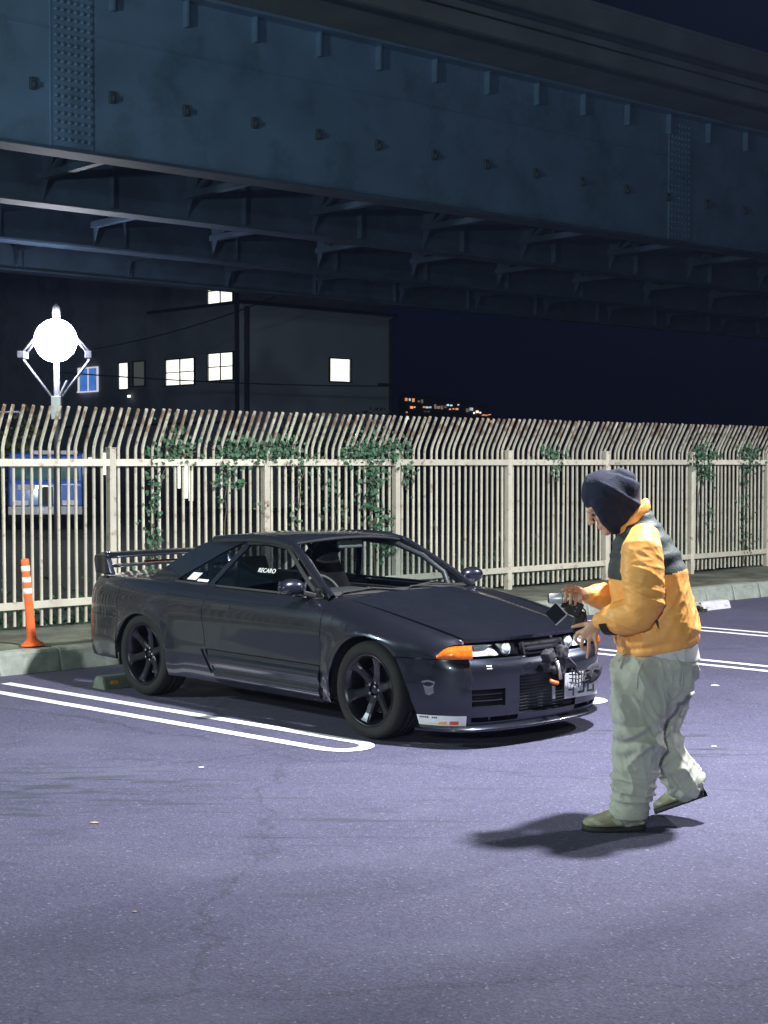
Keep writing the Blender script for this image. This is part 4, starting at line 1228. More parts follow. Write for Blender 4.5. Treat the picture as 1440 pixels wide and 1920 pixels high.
for sd in (-1, 1):
    # A pillar and roof rail
    pts = [(2.085, .712, .893), (1.87, .668, 1.025), (1.66, .606, 1.145), (1.495, .560, 1.232), (1.30, .556, 1.262), (1.0, .558, 1.268), (.75, .557, 1.256), (.53, .552, 1.236)]
    mb = MB(); vs = []
    for i, p in enumerate(pts):
        p = Vector((p[0], sd * p[1], p[2])); d = Vector(pts[min(i + 1, 7)]) - Vector(pts[max(i - 1, 0)]); d.y *= sd; d.normalize()
        a = d.cross(Vector((0, sd, 0.35))).normalized(); b = d.cross(a)
        for q in range(8):
            t = 2 * PI * q / 8; vs.append(p + a * math.cos(t) * .034 + b * math.sin(t) * .022)
    mb.add(vs, [(i * 8 + q, i * 8 + (q + 1) % 8, (i + 1) * 8 + (q + 1) % 8, (i + 1) * 8 + q) for i in range(7) for q in range(8)])
    mb.build("pillar", M['car_paint'], car, smooth=True)
    # glass
    dwin = patch("side_window", strip([(.745, .905), (1.0, .903), (1.5, .900), (1.965, .898)], [(.985, 1.222), (1.15, 1.236), (1.35, 1.234), (1.475, 1.212)], 13, 7, sd, -.006), M['sidegl'] if sd < 0 else M['cargl'], car, flange=0)
    patch("window_seal", strip([(.72, .905), (1.3, .900), (2.0, .896)], [(.72, .918), (1.3, .914), (2.0, .910)], 9, 2, sd, .003), M['rubber'], car, flange=.012)
    patch("window_frame", strip([(1.995, .90), (1.47, 1.222), (1.2, 1.250), (.965, 1.240)], [(1.955, .90), (1.45, 1.205), (1.2, 1.230), (.975, 1.220)], 13, 2, sd, .004), M['rubber'], car, flange=.02)
    patch("door_pillar", strip([(.715, .905), (.95, 1.240)], [(.775, .905), (1.005, 1.225)], 6, 2, sd, .004), M['car_paint'], car, flange=.02)
    qw = patch("quarter_window", strip([(.315, .925), (.45, .92), (.62, .915), (.70, .915)], [(.34, .945), (.60, 1.09), (.80, 1.19), (.925, 1.222)], 10, 6, sd, -.002), M['sidegl'], car, flange=0)
    patch("quarter_seal", strip([(.28, .912), (.72, .905)], [(.28, .927), (.71, .92)], 5, 2, sd, .004), M['rubber'], car, flange=.012)
    # sail panel: from quarter glass up to roof edge and down to the boot
    Cs = []
    A_ = [(.955, 1.238), (.86, 1.215), (.72, 1.150), (.60, 1.085), (.46, 1.012), (.335, .948), (.27, .903)]
    B_ = [(.93, 1.268), (.72, 1.258), (.53, 1.238), (.37, 1.185), (.22, 1.098), (.05, .998), (-.10, .910)]
    patch("sail_panel", strip(A_, B_, 17, 6, sd, .003), M['car_paint'], car, flange=.02)
    # door mirror
    mir = MB().ell((1.88, sd * .905, .968), (.062, .115, .062), 18, 12).build("door_mirror", M['car_paint'], car, smooth=True)
    for v in mir.data.vertices:
        if v.co.x < 1.862: v.co.x = 1.862 + (v.co.x - 1.862) * .1
    MB().bar((1.905, sd * .83, .93), (1.93, sd * .735, .905), .07, .035).build("mirror_arm", M['rubber'], mir, bevel=.008)
    MB().box((1.856, sd * .905, .968), (.004, .18, .085)).build("mirror_glass", M['chrome'], mir)
# papers stuck inside the quarter glass on the driver's side
for (x0, x1, z0, z1, sl) in ((.43, .545, .938, .992, .05), (.565, .70, .930, .948, .02)):
    patch("sticker", [[sp(x + sl * (z - z0) / .055, z, -1, .001) for z in (z0, z1)] for x in (x0, x1)], M['sticker'], car, flange=0)

# wipers
for a, b in (((2.17, -.10, .925), (2.075, -.60, .930)), ((2.18, .52, .925), (2.15, -.02, .945))):
    mb = MB().tube([a, ((a[0] + b[0]) / 2 - .01, (a[1] + b[1]) / 2, .95), b], .007, 6)
    mb.tube([(b[0] - .03, b[1] + .28, b[2] + .018), (b[0], b[1], b[2] - .004), (b[0] + .02, b[1] - .02, b[2] - .012)], .006, 5)
    mb.build("wiper", M['rubber'], car)

# --- interior
mb = MB().box((.65, 0, .30), (2.5, 1.30, .10))
mb.box((2.12, 0, .55), (.04, 1.34, .58)).box((-.30, 0, .60), (.05, 1.25, .56))
mb.build("cabin_floor", M['interior'], car)
for sd in (-1, 1): MB().box((1.25, sd * .68, .60), (1.8, .05, .50)).build("door_card", M['interior'], car)
MB().prism([(2.10, -.66, .70), (2.10, -.66, .895), (1.95, -.66, .905), (1.80, -.66, .885), (1.74, -.66, .80), (1.80, -.66, .66)], (0, 1.32, 0)).build("dashboard", M['dash'], car, bevel=.02)
MB().box((1.78, -.37, .905), (.17, .38, .05)).build("instrument_binnacle", M['interior'], car, bevel=.02)
sw = MB()
ring = [Vector((1.60, -.37, .845)) + Matrix.Rotation(math.radians(-24), 3, 'Y') @ Vector((0, .175 * math.cos(t), .175 * math.sin(t))) for t in lin(0, 2 * PI, 29)[:-1]]
sw.tube(ring, .0145, 8, closed=True)
for t in (PI / 2 * 0 + PI, 0, -PI / 2): sw.bar(Vector((1.60, -.37, .845)), Vector((1.60, -.37, .845)) + Matrix.Rotation(math.radians(-24), 3, 'Y') @ Vector((0, .17 * math.cos(t), .17 * math.sin(t))), .03, .01)
M['leather'] = pmat("worn_leather", (.06, .06, .065), .45, var=.2)
sw.build("steering_wheel", M['leather'], car, smooth=True)
MB().tube([(1.60, -.37, .845), (1.85, -.37, .73)], .03, 8).build("steering_column", M['interior'], car)
def bucket(y):
    mb = MB()
    lay = [(1.18, .46, .24, .05), (1.02, .42, .26, .07), (.86, .45, .26, .07), (.80, .62, .26, .06), (.76, .80, .25, .055), (.735, .93, .20, .05), (.72, 1.02, .155, .045), (.715, 1.11, .125, .03)]
    vs = []; n = 12
    for (x, z, w, th) in lay:
        back = z > .5
        for q in range(n):
            t = 2 * PI * q / n; a = w * math.copysign(abs(math.cos(t)) ** .6, math.cos(t)); b = th * math.sin(t)
            wing_ = .06 * (abs(a) / w) ** 3
            vs.append((x + (b + wing_ if back else 0), y + a, z + (0 if back else b + wing_)))
    mb.add(vs, [(i * n + q, i * n + (q + 1) % n, (i + 1) * n + (q + 1) % n, (i + 1) * n + q) for i in range(len(lay) - 1) for q in range(n)] + [tuple(range(n))[::-1], tuple(range((len(lay) - 1) * n, len(lay) * n))])
    return mb.build("bucket_seat", M['interior'], car, smooth=True)
s1 = bucket(-.37); s2 = bucket(.37)
def text(name, body, size, loc, rot, mat, parent, ext=.0008):
    cu = bpy.data.curves.new(name, 'FONT'); cu.body = body; cu.size = size; cu.align_x = 'CENTER'; cu.align_y = 'CENTER'; cu.extrude = ext
    o = bpy.data.objects.new(name, cu); COL.objects.link(o)
    dg = bpy.context.evaluated_depsgraph_get(); dg.update()
    me = bpy.data.meshes.new_from_object(o.evaluated_get(dg)); bpy.data.objects.remove(o); bpy.data.curves.remove(cu)
    me.materials.append(mat)
    o = bpy.data.objects.new(name, me); COL.objects.link(o); o.parent = parent; o.location = loc; o.rotation_euler = rot
    return o
M['seat_print'] = pmat("window_lettering", (.62, .64, .64), .6, var=.1, scale=30)
tp_ = sp(1.335, 1.045, -1, .004)
text("lettering", "RECARO", .050, tp_, (math.radians(90 - 30), 0, math.radians(1.5)), M['seat_print'], car)
MB().box((1.475, .0, 1.225), (.03, .24, .065)).build("rear_view_mirror", M['dash'], car, bevel=.012)
MB().tube([(1.49, 0, 1.275), (1.475, 0, 1.225)], .012, 6).build("mirror_stalk", M['interior'], car)
# roll bar along the far pillar
for sd in (-1, 1):
    MB().tube([(1.95, sd * .62, .55), (1.93, sd * .63, .85), (1.86, sd * .62, 1.0), (1.68, sd * .57, 1.12), (1.45, sd * .50, 1.21), (.85, sd * .50, 1.245)], .022, 10).build("cage_tube", M['leather'], car, smooth=True)
MB().tube([(.45, -.55, .4), (.45, -.52, 1.1), (.45, -.42, 1.22), (.45, .42, 1.22), (.45, .52, 1.1), (.45, .55, .4)], .022, 10).build("cage_hoop", M['leather'], car, smooth=True)
# underbody
MB().box((1.3, 0, .33), (2.0, 1.40, .26)).box((2.6, 0, .38), (.9, 1.0, .40)).box((-.35, 0, .42), (1.0, 1.10, .36)).build("underbody", M['rubber'], car)
for (ax, az, R) in (ARF, ARR):
    for sd in (-1, 1):
        aa = lin(-.25, PI + .25, 25); ro = R + .012
        vs = []
        for a in aa: vs += [(ax + ro * math.cos(a), sd * .845, az + ro * math.sin(a)), (ax + ro * math.cos(a), sd * .50, az + ro * math.sin(a)), (ax + .02 * math.cos(a), sd * .50, az)]
        obj("wheel_well", vs, [f_ for i in range(24) for f_ in ((3 * i, 3 * i + 1, 3 * i + 4, 3 * i + 3), (3 * i + 1, 3 * i + 2, 3 * i + 5, 3 * i + 4))], M['rubber'], car)

# --- wheels
def make_wheel():
    w = empty("wheel")
    R, W = .328, .245
    prof = [(.236, -W / 2 + .012), (.262, -W / 2 - .002), (.300, -W / 2 + .000), (.318, -W / 2 + .014), (.326, -W / 2 + .035)]
    for k in range(3):
        yy = -W / 2 + .055 + k * .05
        prof += [(.328, yy), (.328, yy + .036), (.320, yy + .039), (.320, yy + .046)]
    prof += [(.328, W / 2 - .05), (.326, W / 2 - .035), (.318, W / 2 - .014), (.300, W / 2), (.262, W / 2 + .002), (.236, W / 2 - .012), (.225, 0)]
    MB().lathe(prof, 56, 'Y', closed=True).build("tyre", M['tyre'], w, smooth=True)
    rim = MB().lathe([(.232, -W / 2 + .004), (.240, -W / 2 + .002), (.242, -W / 2 + .014), (.228, -W / 2 + .02), (.216, -W / 2 + .05), (.205, 0), (.215, W / 2), (.236, W / 2 - .01), (.238, W / 2), (.222, W / 2), (.195, 0), (.21, -W / 2 + .05)], 56, 'Y', closed=True).build("rim", M['rim'], w, smooth=True)
    for k in range(6):
        a = 2 * PI * k / 6 + .28
        M3 = Matrix.Rotation(-a, 3, 'Y')
        vs = []
        for r, wd, y0, th in ((.045, .036, -.050, .045), (.10, .030, -.058, .042), (.165, .029, -.074, .036), (.200, .038, -.088, .032), (.218, .052, -.094, .030)):
            for dx, dy in ((-1, 0), (-.55, -.010), (.55, -.010), (1, 0), (1, 1), (-1, 1)):
                vs.append(M3 @ Vector((r, y0 + (dy if dy < 0 else dy * th), wd * dx)))
        m_ = 6
        MB().add(vs, [(i * m_ + j, i * m_ + (j + 1) % m_, (i + 1) * m_ + (j + 1) % m_, (i + 1) * m_ + j) for i in range(4) for j in range(m_)]).build("spoke", M['rim'], rim)
    hub = MB().lathe([(0, -.062), (.026, -.062), (.032, -.056), (.034, -.045), (.062, -.045), (.066, -.02), (.066, .03)], 24, 'Y').build("hub_cap", M['rim'], w, smooth=True)
    for k in range(5):
        a = 2 * PI * k / 5
        MB().lathe([(0, -.066), (.009, -.066), (.0095, -.04)], 6, 'Y', (.048 * math.cos(a), 0, .048 * math.sin(a))).build("lug_nut", M['chrome'], hub)
    MB().lathe([(.07, .0), (.165, .0), (.165, .026), (.07, .026)], 32, 'Y', closed=True).build("brake_disc", M['disc'], w)
    MB().lathe([(.07, .004), (.165, .03), (.2, .09), (0, .09)], 24, 'Y').build("backing_plate", M['rubber'], w)
    return w
def copy_tree(o, parent):
    c = o.copy(); COL.objects.link(c); c.parent = parent
    for ch in list(o.children): copy_tree(ch, c)
    return c
w0 = make_wheel()
spots = [(2.615, -.742, math.radians(0), .4), (0, -.742, 0, 1.1), (2.615, .742, PI, .2), (0, .742, PI, .8)]
for i, (x, y, rz, ry) in enumerate(spots):
    w = w0 if i == 0 else copy_tree(w0, car)
    w.parent = car
    w.location = (x, y, .328)
    w.rotation_euler = (0, ry * 0, rz)
# caliper hints, plate
plate = MB().box((3.492, .275, .352), (.008, .335, .168)).build("number_plate", M['plate'], car, bevel=.002)
MB().box((3.475, .275, .352), (.02, .30, .13)).build("plate_bracket", M['rubber'], plate)
M['plate_ink'] = pmat("plate_ink", (.02, .05, .06), .5, var=.1)
mb = MB()
for i, (y, z, w, h) in enumerate(((.40, .315, .012, .05), (.36, .30, .05, .012), (.345, .325, .012, .05), (.27, .30, .06, .012), (.30, .32, .012, .05), (.19, .31, .012, .06), (.16, .325, .04, .012))):
    mb.box((3.4975, y, z), (.002, w, h))
mb.build("plate_marks", M['plate_ink'], plate)

# car camera clamp hung on the bumper with its netting
rig = empty("camera_mount", Vector((CX, CY, 0)) + Matrix.Rotation(CYAW, 3, 'Z') @ Vector((3.5, -.02, .45)), CYAW)
tag(rig, "black padded clamp mount hung on the coupe's front bumper beside the plate", "camera mount")
M['pad'] = pmat("padded_cloth", (.022, .022, .03), .75, var=.4, scale=25, bump=.6, bscale=30)
for (c, s_, a) in (((.02, -.075, .125), (.075, .085, .075), .35), ((.03, .055, .135), (.07, .075, .095), -.3), ((.015, -.085, .06), (.06, .05, .08), .6), ((.02, .06, .045), (.05, .05, .12), .15), ((.025, -.02, .03), (.05, .07, .05), -.5)):
    pb = MB().box(c, s_, Matrix.Rotation(a, 3, 'X') @ Matrix.Rotation(a * .6, 3, 'Z')).build("pad", M['pad'], rig)
    b_ = pb.modifiers.new("bevel", 'BEVEL'); b_.width = .018; b_.segments = 3
    s2_ = pb.modifiers.new("sub", 'SUBSURF'); s2_.levels = 2; s2_.render_levels = 2
    baked(pb)
    for f_ in pb.data.polygons: f_.use_smooth = True
    shape_np = verts_np(pb).copy(); nn = norms_np(pb)
    for i in range(len(shape_np)): shape_np[i] += nn[i] * (.010 * noise.noise(Vector(shape_np[i]) * 38 + Vector((a * 9, 0, 0))))
    set_verts(pb, shape_np)
MB().tube([(.05, -.02, .09), (.065, -.01, .02), (.06, .005, -.03)], [.012, .011, .014], 8).build("clamp_screw", M['metal'], rig, smooth=True)
MB().tube([(.04, .07, .12), (.07, .14, .05), (.05, .18, .0), (.04, .23, -.02)], .010, 6).build("strap", M['pad'], rig)
M['tag_orange'] = pmat("orange_tag", (.75, .16, .03), .5, var=.15)
MB().tube([(.05, -.085, -.035), (.06, -.05, -.05), (.05, -.015, -.055)], .014, 8).build("orange_handle", M['tag_orange'], rig, smooth=True)
MB().tube([(.03, -.03, -.08), (.03, -.03, -.16)], .011, 8).build("clamp_arm", M['metal'], rig)
net = MB()
for k in range(6): net.tube([(.035, .15 + k * .030, .025 + .01 * math.sin(k)), (.040, .155 + k * .031, -.035), (.035, .15 + k * .033, -.085 - .012 * (k % 3))], .0042, 5)
for k in range(4): net.tube([(.038, .12, .012 - k * .026), (.044, .20, .004 - k * .028), (.04, .33, .002 - k * .022)], .0042, 5)
net.build("netting", M['pad'], rig)
MB().ell((.028, .375, -.03), (.018, .105, .062), 16, 10, Matrix.Rotation(.35, 3, 'X')).build("net_bundle", M['pad'], rig, smooth=True)
MB().tube([(.03, .45, .03), (.05, .42, -.01), (.045, .36, .0), (.05, .33, -.05), (.04, .29, -.02), (.05, .25, -.07), (.045, .27, -.10)], .007, 6).build("cord", M['pad'], rig)

# ---------------------------------------------------------------- the man with the camera
PO = Vector((1.368, 7.70, 0))
M['skin'] = pmat("skin", (.58, .31, .21), .5, var=.08, scale=20, bump=.1, bscale=90)
M['jacket'] = pmat("orange_nylon", (.90, .40, .10), .5, var=.06, scale=8, bump=.15, bscale=50)
M['yoke'] = pmat("black_nylon", (.022, .034, .036), .6, var=.2, scale=10, bump=.3, bscale=60)
M['hoodm'] = pmat("navy_fleece", (.008, .011, .032), .9, var=.25, scale=18, bump=.4, bscale=120, sheen=.0)
M['pants'] = pmat("khaki_cotton", (.42, .42, .375), .8, var=.08, scale=6, bump=.2, bscale=110)
M['shirt'] = pmat("white_cotton", (.62, .60, .62), .85, var=.05)
M['shoe'] = pmat("olive_suede", (.32, .30, .20), .85, var=.2, scale=14)
M['shoe2'] = pmat("pale_suede", (.42, .44, .36), .85, var=.15, scale=14)
M['sole'] = pmat("dark_sole", (.016, .018, .02), .7, var=.2)
M['tab'] = pmat("black_tab", (.010, .010, .011), .6, var=.2)

def caps(mb, pts, n=14):
    """tapered rounded tube; pts: (x,y,z,r) or (x,y,z,ra,rb) with ra along y-ish, rb along the other"""
    P = [Vector(p[:3]) for p in pts]
    R = [(p[3], p[4] if len(p) > 4 else p[3]) for p in pts]
    rings = []
    m = len(P)
    def frame(i):
        d = (P[min(i + 1, m - 1)] - P[max(i - 1, 0)]).normalized()
        b = Vector((0, 1, 0)); b = b - d * b.dot(d)
        if b.length < .05: b = Vector((1, 0, 0)) - d * d.x
        b.normalize(); a = b.cross(d)
        return d, b, a
    for i in range(m):
        d, b, a = frame(i)
        if i == 0:
            for k in (0.02, .5, .8): rings.append((P[0] - d * min(R[0]) * (1 - k) * .98, R[0][0] * math.sqrt(1 - (1 - k) ** 2), R[0][1] * math.sqrt(1 - (1 - k) ** 2), b, a))
        rings.append((P[i], R[i][0], R[i][1], b, a))
        if i == m - 1:
            for k in (.8, .5, .02): rings.append((P[-1] + d * min(R[-1]) * (1 - k) * .98, R[-1][0] * math.sqrt(1 - (1 - k) ** 2), R[-1][1] * math.sqrt(1 - (1 - k) ** 2), b, a))
    base = len(mb.v)
    for (p, ra, rb, b, a) in rings:
        for j in range(n):
            t = 2 * PI * j / n
            mb.v.append(p + b * ra * math.cos(t) + a * rb * math.sin(t))
    q = len(rings)
    for i in range(q - 1):
        for j in range(n):
            mb.f.append((base + i * n + j, base + i * n + (j + 1) % n, base + (i + 1) * n + (j + 1) % n, base + (i + 1) * n + j)); mb.k.append(0)
    mb.f.append(tuple(base + j for j in range(n))[::-1]); mb.k.append(0)
    mb.f.append(tuple(base + (q - 1) * n + j for j in range(n))); mb.k.append(0)
    return mb
def rloft(mb, rings, n=32, p=2.4):
    """rings: (cx, cy, z, rx, ry, tilt): closed loft of tilted superellipses"""
    base = len(mb.v)
    for (cx, cy, z, rx, ry, tl) in rings:
        for j in range(n):
            t = 2 * PI * j / n; c, s = math.cos(t), math.sin(t)
            x = rx * math.copysign(abs(c) ** (2 / p), c); y = ry * math.copysign(abs(s) ** (2 / p), s)
            mb.v.append(Vector((cx + x, cy + y, z + tl * x)))
    q = len(rings)
    for i in range(q - 1):
        for j in range(n):
            mb.f.append((base + i * n + j, base + i * n + (j + 1) % n, base + (i + 1) * n + (j + 1) % n, base + (i + 1) * n + j)); mb.k.append(0)
    mb.f.append(tuple(base + j for j in range(n))[::-1]); mb.k.append(0)
    mb.f.append(tuple(base + (q - 1) * n + j for j in range(n))); mb.k.append(0)
    return mb
def shape(o, fn):
    """displace vertices along normals by fn(co, no)"""
    co = verts_np(o); no = norms_np(o)
    out = co.copy()
    for i in range(len(co)):
        d = fn(Vector(co[i]), Vector(no[i]))
        out[i] = co[i] + no[i] * d
    set_verts(o, out)
def ridge(p): return 1 - abs(noise.noise(p)) * 2
def fold(p, sx, sy, sz, seed=0.):
    w = Vector((noise.noise(p * 4 + Vector((seed, 0, 0))), noise.noise(p * 4 + Vector((0, seed, 7))), noise.noise(p * 4 + Vector((3, 0, seed))))) * .05
    q = p + w
    v = ridge(Vector((q.x * sx + seed, q.y * sy, q.z * sz)))
    return .30 + .85 * max(0, v) ** 2.2

# --- body: one continuous mesh (head, neck, trunk, arms with hands, legs)
n_f = Vector((-.82, 0, -.57)).normalized(); u_h = Vector((-.57, 0, .82)).normalized()
HC = Vector((-.243, 0, 1.612))
Mh = Matrix((n_f, Vector((0, 1, 0)), u_h)).transposed()
def hp_(f, y, u): return HC + Mh @ Vector((f, y, u))
body = MB()
body.ell(HC + Mh @ Vector((-.005, 0, .025)), (.098, .077, .105), 20, 14, Mh)
body.ell(hp_(.030, 0, -.055), (.062, .058, .066), 18, 12, Mh)
body.ell(hp_(.070, 0, -.098), (.026, .030, .022), 14, 10, Mh)          # chin
caps(body, [(*hp_(.088, 0, .030), .010), (*hp_(.104, 0, .005), .012), (*hp_(.118, 0, -.018), .014)])   # nose
body.ell(hp_(.106, .013, -.020), (.012, .010, .009), 10, 8, Mh); body.ell(hp_(.106, -.013, -.020), (.012, .010, .009), 10, 8, Mh)
caps(body, [(*hp_(.074, -.045, .042), .012), (*hp_(.092, 0, .036), .012), (*hp_(.074, .045, .042), .012)])  # brow
for s in (-1, 1): body.ell(hp_(.058, s * .046, -.018), (.030, .024, .028), 12, 8, Mh)                        # cheeks
caps(body, [(*hp_(.086, -.022, -.056), .0075), (*hp_(.096, 0, -.054), .009), (*hp_(.086, .022, -.056), .0075)])  # lips
caps(body, [(*hp_(.084, -.018, -.068), .0075), (*hp_(.093, 0, -.069), .009), (*hp_(.084, .018, -.068), .0075)])
caps(body, [(-.20, 0, 1.55, .055), (-.13, 0, 1.50, .06), (-.08, 0, 1.42, .08, .07)])
caps(body, [(-.10, 0, 1.42, .14, .09), (-.06, 0, 1.28, .15, .11), (-.02, 0, 1.05, .14, .10), (.0, 0, .90, .15, .11), (.0, 0, .80, .15, .11)])
SHL = Vector((-.105, -.185, 1.43)); ELL = Vector((-.085, -.285, 1.135)); WRL = Vector((-.298, -.135, 1.050))
SHR = Vector((-.075, .185, 1.43)); ELR = Vector((-.085, .290, 1.16)); WRR = Vector((-.338, .085, 1.160))
caps(body, [(*SHL, .055), (*ELL, .042), (*WRL, .028)])
caps(body, [(*SHR, .055), (*ELR, .042), (*WRR, .028)])
caps(body, [(0, -.085, .82, .085), (-.10, -.10, .47, .058), (-.125, -.10, .30, .05), (-.145, -.095, .10, .04), (-.25, -.085, .06, .035)])
caps(body, [(0, .085, .82, .085), (.045, .10, .45, .058), (.11, .095, .30, .05), (.195, .088, .215, .04), (.17, .10, .15, .030)])
# left hand (near): back of the hand to the camera, fingers hanging down and curling
def finger(pts, r0=.0108, r1=.0082):
    k = len(pts)
    caps(body, [(*p, lerp(r0, r1, i / (k - 1))) for i, p in enumerate(pts)], 10)
KL = [Vector((-.402, -.088, .984)), Vector((-.379, -.114, .964)), Vector((-.351, -.132, .956)), Vector((-.322, -.142, .964))]
caps(body, [(*WRL, .029), (*(WRL + Vector((-.030, .004, -.030))), .024, .036), (*((KL[1] + KL[2]) / 2 + Vector((.012, .004, .014))), .019, .044)], 14)
for k_ in KL: caps(body, [(*(WRL + Vector((-.02, .004, -.022))), .017), (*k_, .0130)], 10)
finger([KL[0], KL[0] + Vector((-.012, .004, -.032)), KL[0] + Vector((.004, .022, -.050)), KL[0] + Vector((.022, .030, -.054))])
finger([KL[1], KL[1] + Vector((-.008, .000, -.038)), KL[1] + Vector((.006, .014, -.060)), KL[1] + Vector((.022, .024, -.062))])
finger([KL[2], KL[2] + Vector((-.002, -.008, -.038)), KL[2] + Vector((-.006, -.006, -.066)), KL[2] + Vector((-.010, .002, -.086))])
finger([KL[3], KL[3] + Vector((.008, -.010, -.032)), KL[3] + Vector((.008, -.010, -.056)), KL[3] + Vector((.005, -.004, -.074))], .0098, .0074)
finger([WRL + Vector((-.022, .012, -.008)), Vector((-.366, -.086, 1.030)), Vector((-.400, -.076, 1.022)), Vector((-.426, -.068, 1.014))], .0145, .0090)
# right hand (far): wraps over the camera grip, fingertips coming down the near side
KR = [Vector((-.446, .030, 1.184)), Vector((-.422, .026, 1.182)), Vector((-.397, .026, 1.174)), Vector((-.373, .030, 1.164))]
caps(body, [(*WRR, .030), (*(WRR + Vector((-.03, -.018, .010))), .024, .032), (-.408, .046, 1.176, .022, .042)], 14)
for k_ in KR: caps(body, [(*(WRR + Vector((-.02, -.010, .006))), .016), (*k_, .0130)], 10)
for i, k_ in enumerate(KR):
    q = (.032, .036, .034, .027)[i] / .034
    finger([k_, k_ + Vector((-.004, -.036 * q, -.004)), k_ + Vector((-.008, -.056 * q, -.024)), k_ + Vector((-.010, -.052 * q, -.052 * q))])
finger([WRR + Vector((-.022, -.02, .012)), Vector((-.412, .012, 1.208)), Vector((-.444, -.006, 1.206)), Vector((-.468, -.014, 1.196))], .0145, .0090)
person = remeshed(body, "person", .0048, M['skin'], None, 4, .5)
person.location = PO
tag(person, "man in an orange and black jacket and navy hood looking down at a camera", "person")
for s in (-1, 1):
    MB().ell(hp_(.084, s * .030, .012), (.0105, .011, .0075), 10, 8).build("eye", M['black'], person, smooth=True)

# --- jacket body
jb = MB()
rloft(jb, [(.016, 0, .905, .194, .246, .20), (.016, 0, .925, .203, .254, .19), (.010, 0, .98, .208, .258, .16), (-.006, 0, 1.07, .210, .254, .10), (-.026, 0, 1.18, .200, .248, .05), (-.040, 0, 1.29, .193, .252, .05),
           (-.058, 0, 1.38, .165, .236, .10), (-.078, 0, 1.45, .132, .200, .22), (-.098, 0, 1.505, .100, .135, .50), (-.118, 0, 1.545, .076, .085, .85), (-.128, 0, 1.575, .066, .072, .95)], 40)
jacket = remeshed(jb, "jacket", .0068, M['jacket'], person, 4, .5, mats=[M['jacket'], M['yoke']])
def jfold(p, n):
    low = sst((1.33 - p.z) / .12)
    hem = sst((p.z - .2 * p.x - .915) / .05)
    d = 0
    # quilted nylon: diagonal tension folds from the shoulder to the hem, soft puffs
    d += .010 * (fold(Vector((p.x + .35 * p.z, p.y, p.z)), 6.5, 4.5, 2.2, 1.3) - .5) * low * hem
    d += .006 * (fold(Vector((p.x - p.z * .4, p.y, p.z)), 12, 8, 4, 5.1) - .5) * low * hem
    d += .0035 * (fold(p, 17, 14, 19, 9.2) - .5) * low
    # yoke quilting rows
    up = sst((p.z - 1.30) / .06)
    d += up * .004 * math.sin(p.z * 88 + 3 * noise.noise(p * 5))
    d += .003 * noise.noise(p * 14)
    # hem band gathered
    d -= .010 * math.exp(-((p.z - .2 * p.x - .945) / .012) ** 2)
    return d
shape(jacket, jfold)
for p in jacket.data.polygons:
    c = p.center
    front = c.x < -.10
    line = 1.285 + (.20 * (c.x + .0)) * (1 if not front else .0) - (.03 if front else 0)
    p.material_index = 1 if c.z > line else 0
# collar
col = MB()
rloft(col, [(-.104, 0, 1.535, .078, .090, .98), (-.112, 0, 1.553, .080, .090, 1.02), (-.122, 0, 1.578, .078, .084, 1.06), (-.124, 0, 1.585, .068, .074, 1.06)], 32)
remeshed(col, "collar", .007, M['jacket'], person, 3, .5)
# sleeves
def sleeve(pts, seed, sy):
    mb = MB(); caps(mb, pts, 22)
    o = remeshed(mb, "sleeve", .0062, M['jacket'], person, 5, .5)
    E_ = Vector(pts[3][:3]); W_ = Vector(pts[-1][:3])
    def f(p, n):
        de = (p - E_).length
        a = math.exp(-(de / .17) ** 2)
        d = .012 * a * (fold(Vector((p.x * .35, p.y, p.z + p.x * .35)), 5, 4, 17, seed) - .5)
        d += .005 * (fold(Vector((p.x, p.y, p.z + .4 * p.x)), 4, 4, 9, seed + 2) - .5)
        d += .0035 * (fold(p, 12, 12, 26, seed + 4) - .5)
        dw = (p - W_).length
        d -= .006 * math.exp(-((dw - .055) / .012) ** 2)
        return d
    shape(o, f)
    return o
sleeve([(-.085, -.165, 1.465, .075), (-.103, -.210, 1.415, .092, .100), (-.110, -.255, 1.30, .094, .105), (-.102, -.278, 1.155, .090, .098), (-.130, -.266, 1.100, .086, .090), (-.20, -.215, 1.075, .082, .086), (-.262, -.165, 1.062, .064, .066), (-.292, -.140, 1.052, .050, .053)], 2.2, -1)
sleeve([(-.055, .165, 1.465, .075), (-.07, .215, 1.415, .095, .098), (-.075, .268, 1.30, .095, .098), (-.085, .290, 1.165, .090, .094), (-.13, .265, 1.130, .084, .086), (-.22, .190, 1.140, .072, .074), (-.290, .128, 1.152, .056, .058), (-.322, .098, 1.157, .046, .048)], 6.6, 1)
# velcro tab on the near cuff, pocket zip
mb = MB()
tp = []
for i in range(6):
    t = i / 5; a = lerp(-.2, -1.75, t)
    c0 = Vector((-.255, -.168, 1.062)).lerp(Vector((-.225, -.198, 1.066)), .0)
    ax = (Vector((-.292, -.140, 1.052)) - Vector((-.20, -.215, 1.075))).normalized()
    b = Vector((0, 0, 1)); b = (b - ax * b.dot(ax)).normalized(); s_ = ax.cross(b)
    if s_.y > 0: s_ = -s_
    rad = .072
    for w in (-.020, .022): tp.append(c0 + ax * (w - .0) + (b * math.sin(a) + s_ * math.cos(a)) * (rad - .1 * w))
mb.add(tp, [(2 * i, 2 * i + 1, 2 * i + 3, 2 * i + 2) for i in range(5)])
tb = mb.build("cuff_tab", M['tab'], person)
sol = tb.modifiers.new("thick", 'SOLIDIFY'); sol.thickness = .006
MB().prism([(-.062, -.292, 1.085), (-.040, -.292, 1.070), (-.036, -.289, 1.03)], (0, -.006, 0)).build("pocket_zip", M['tab'], person)

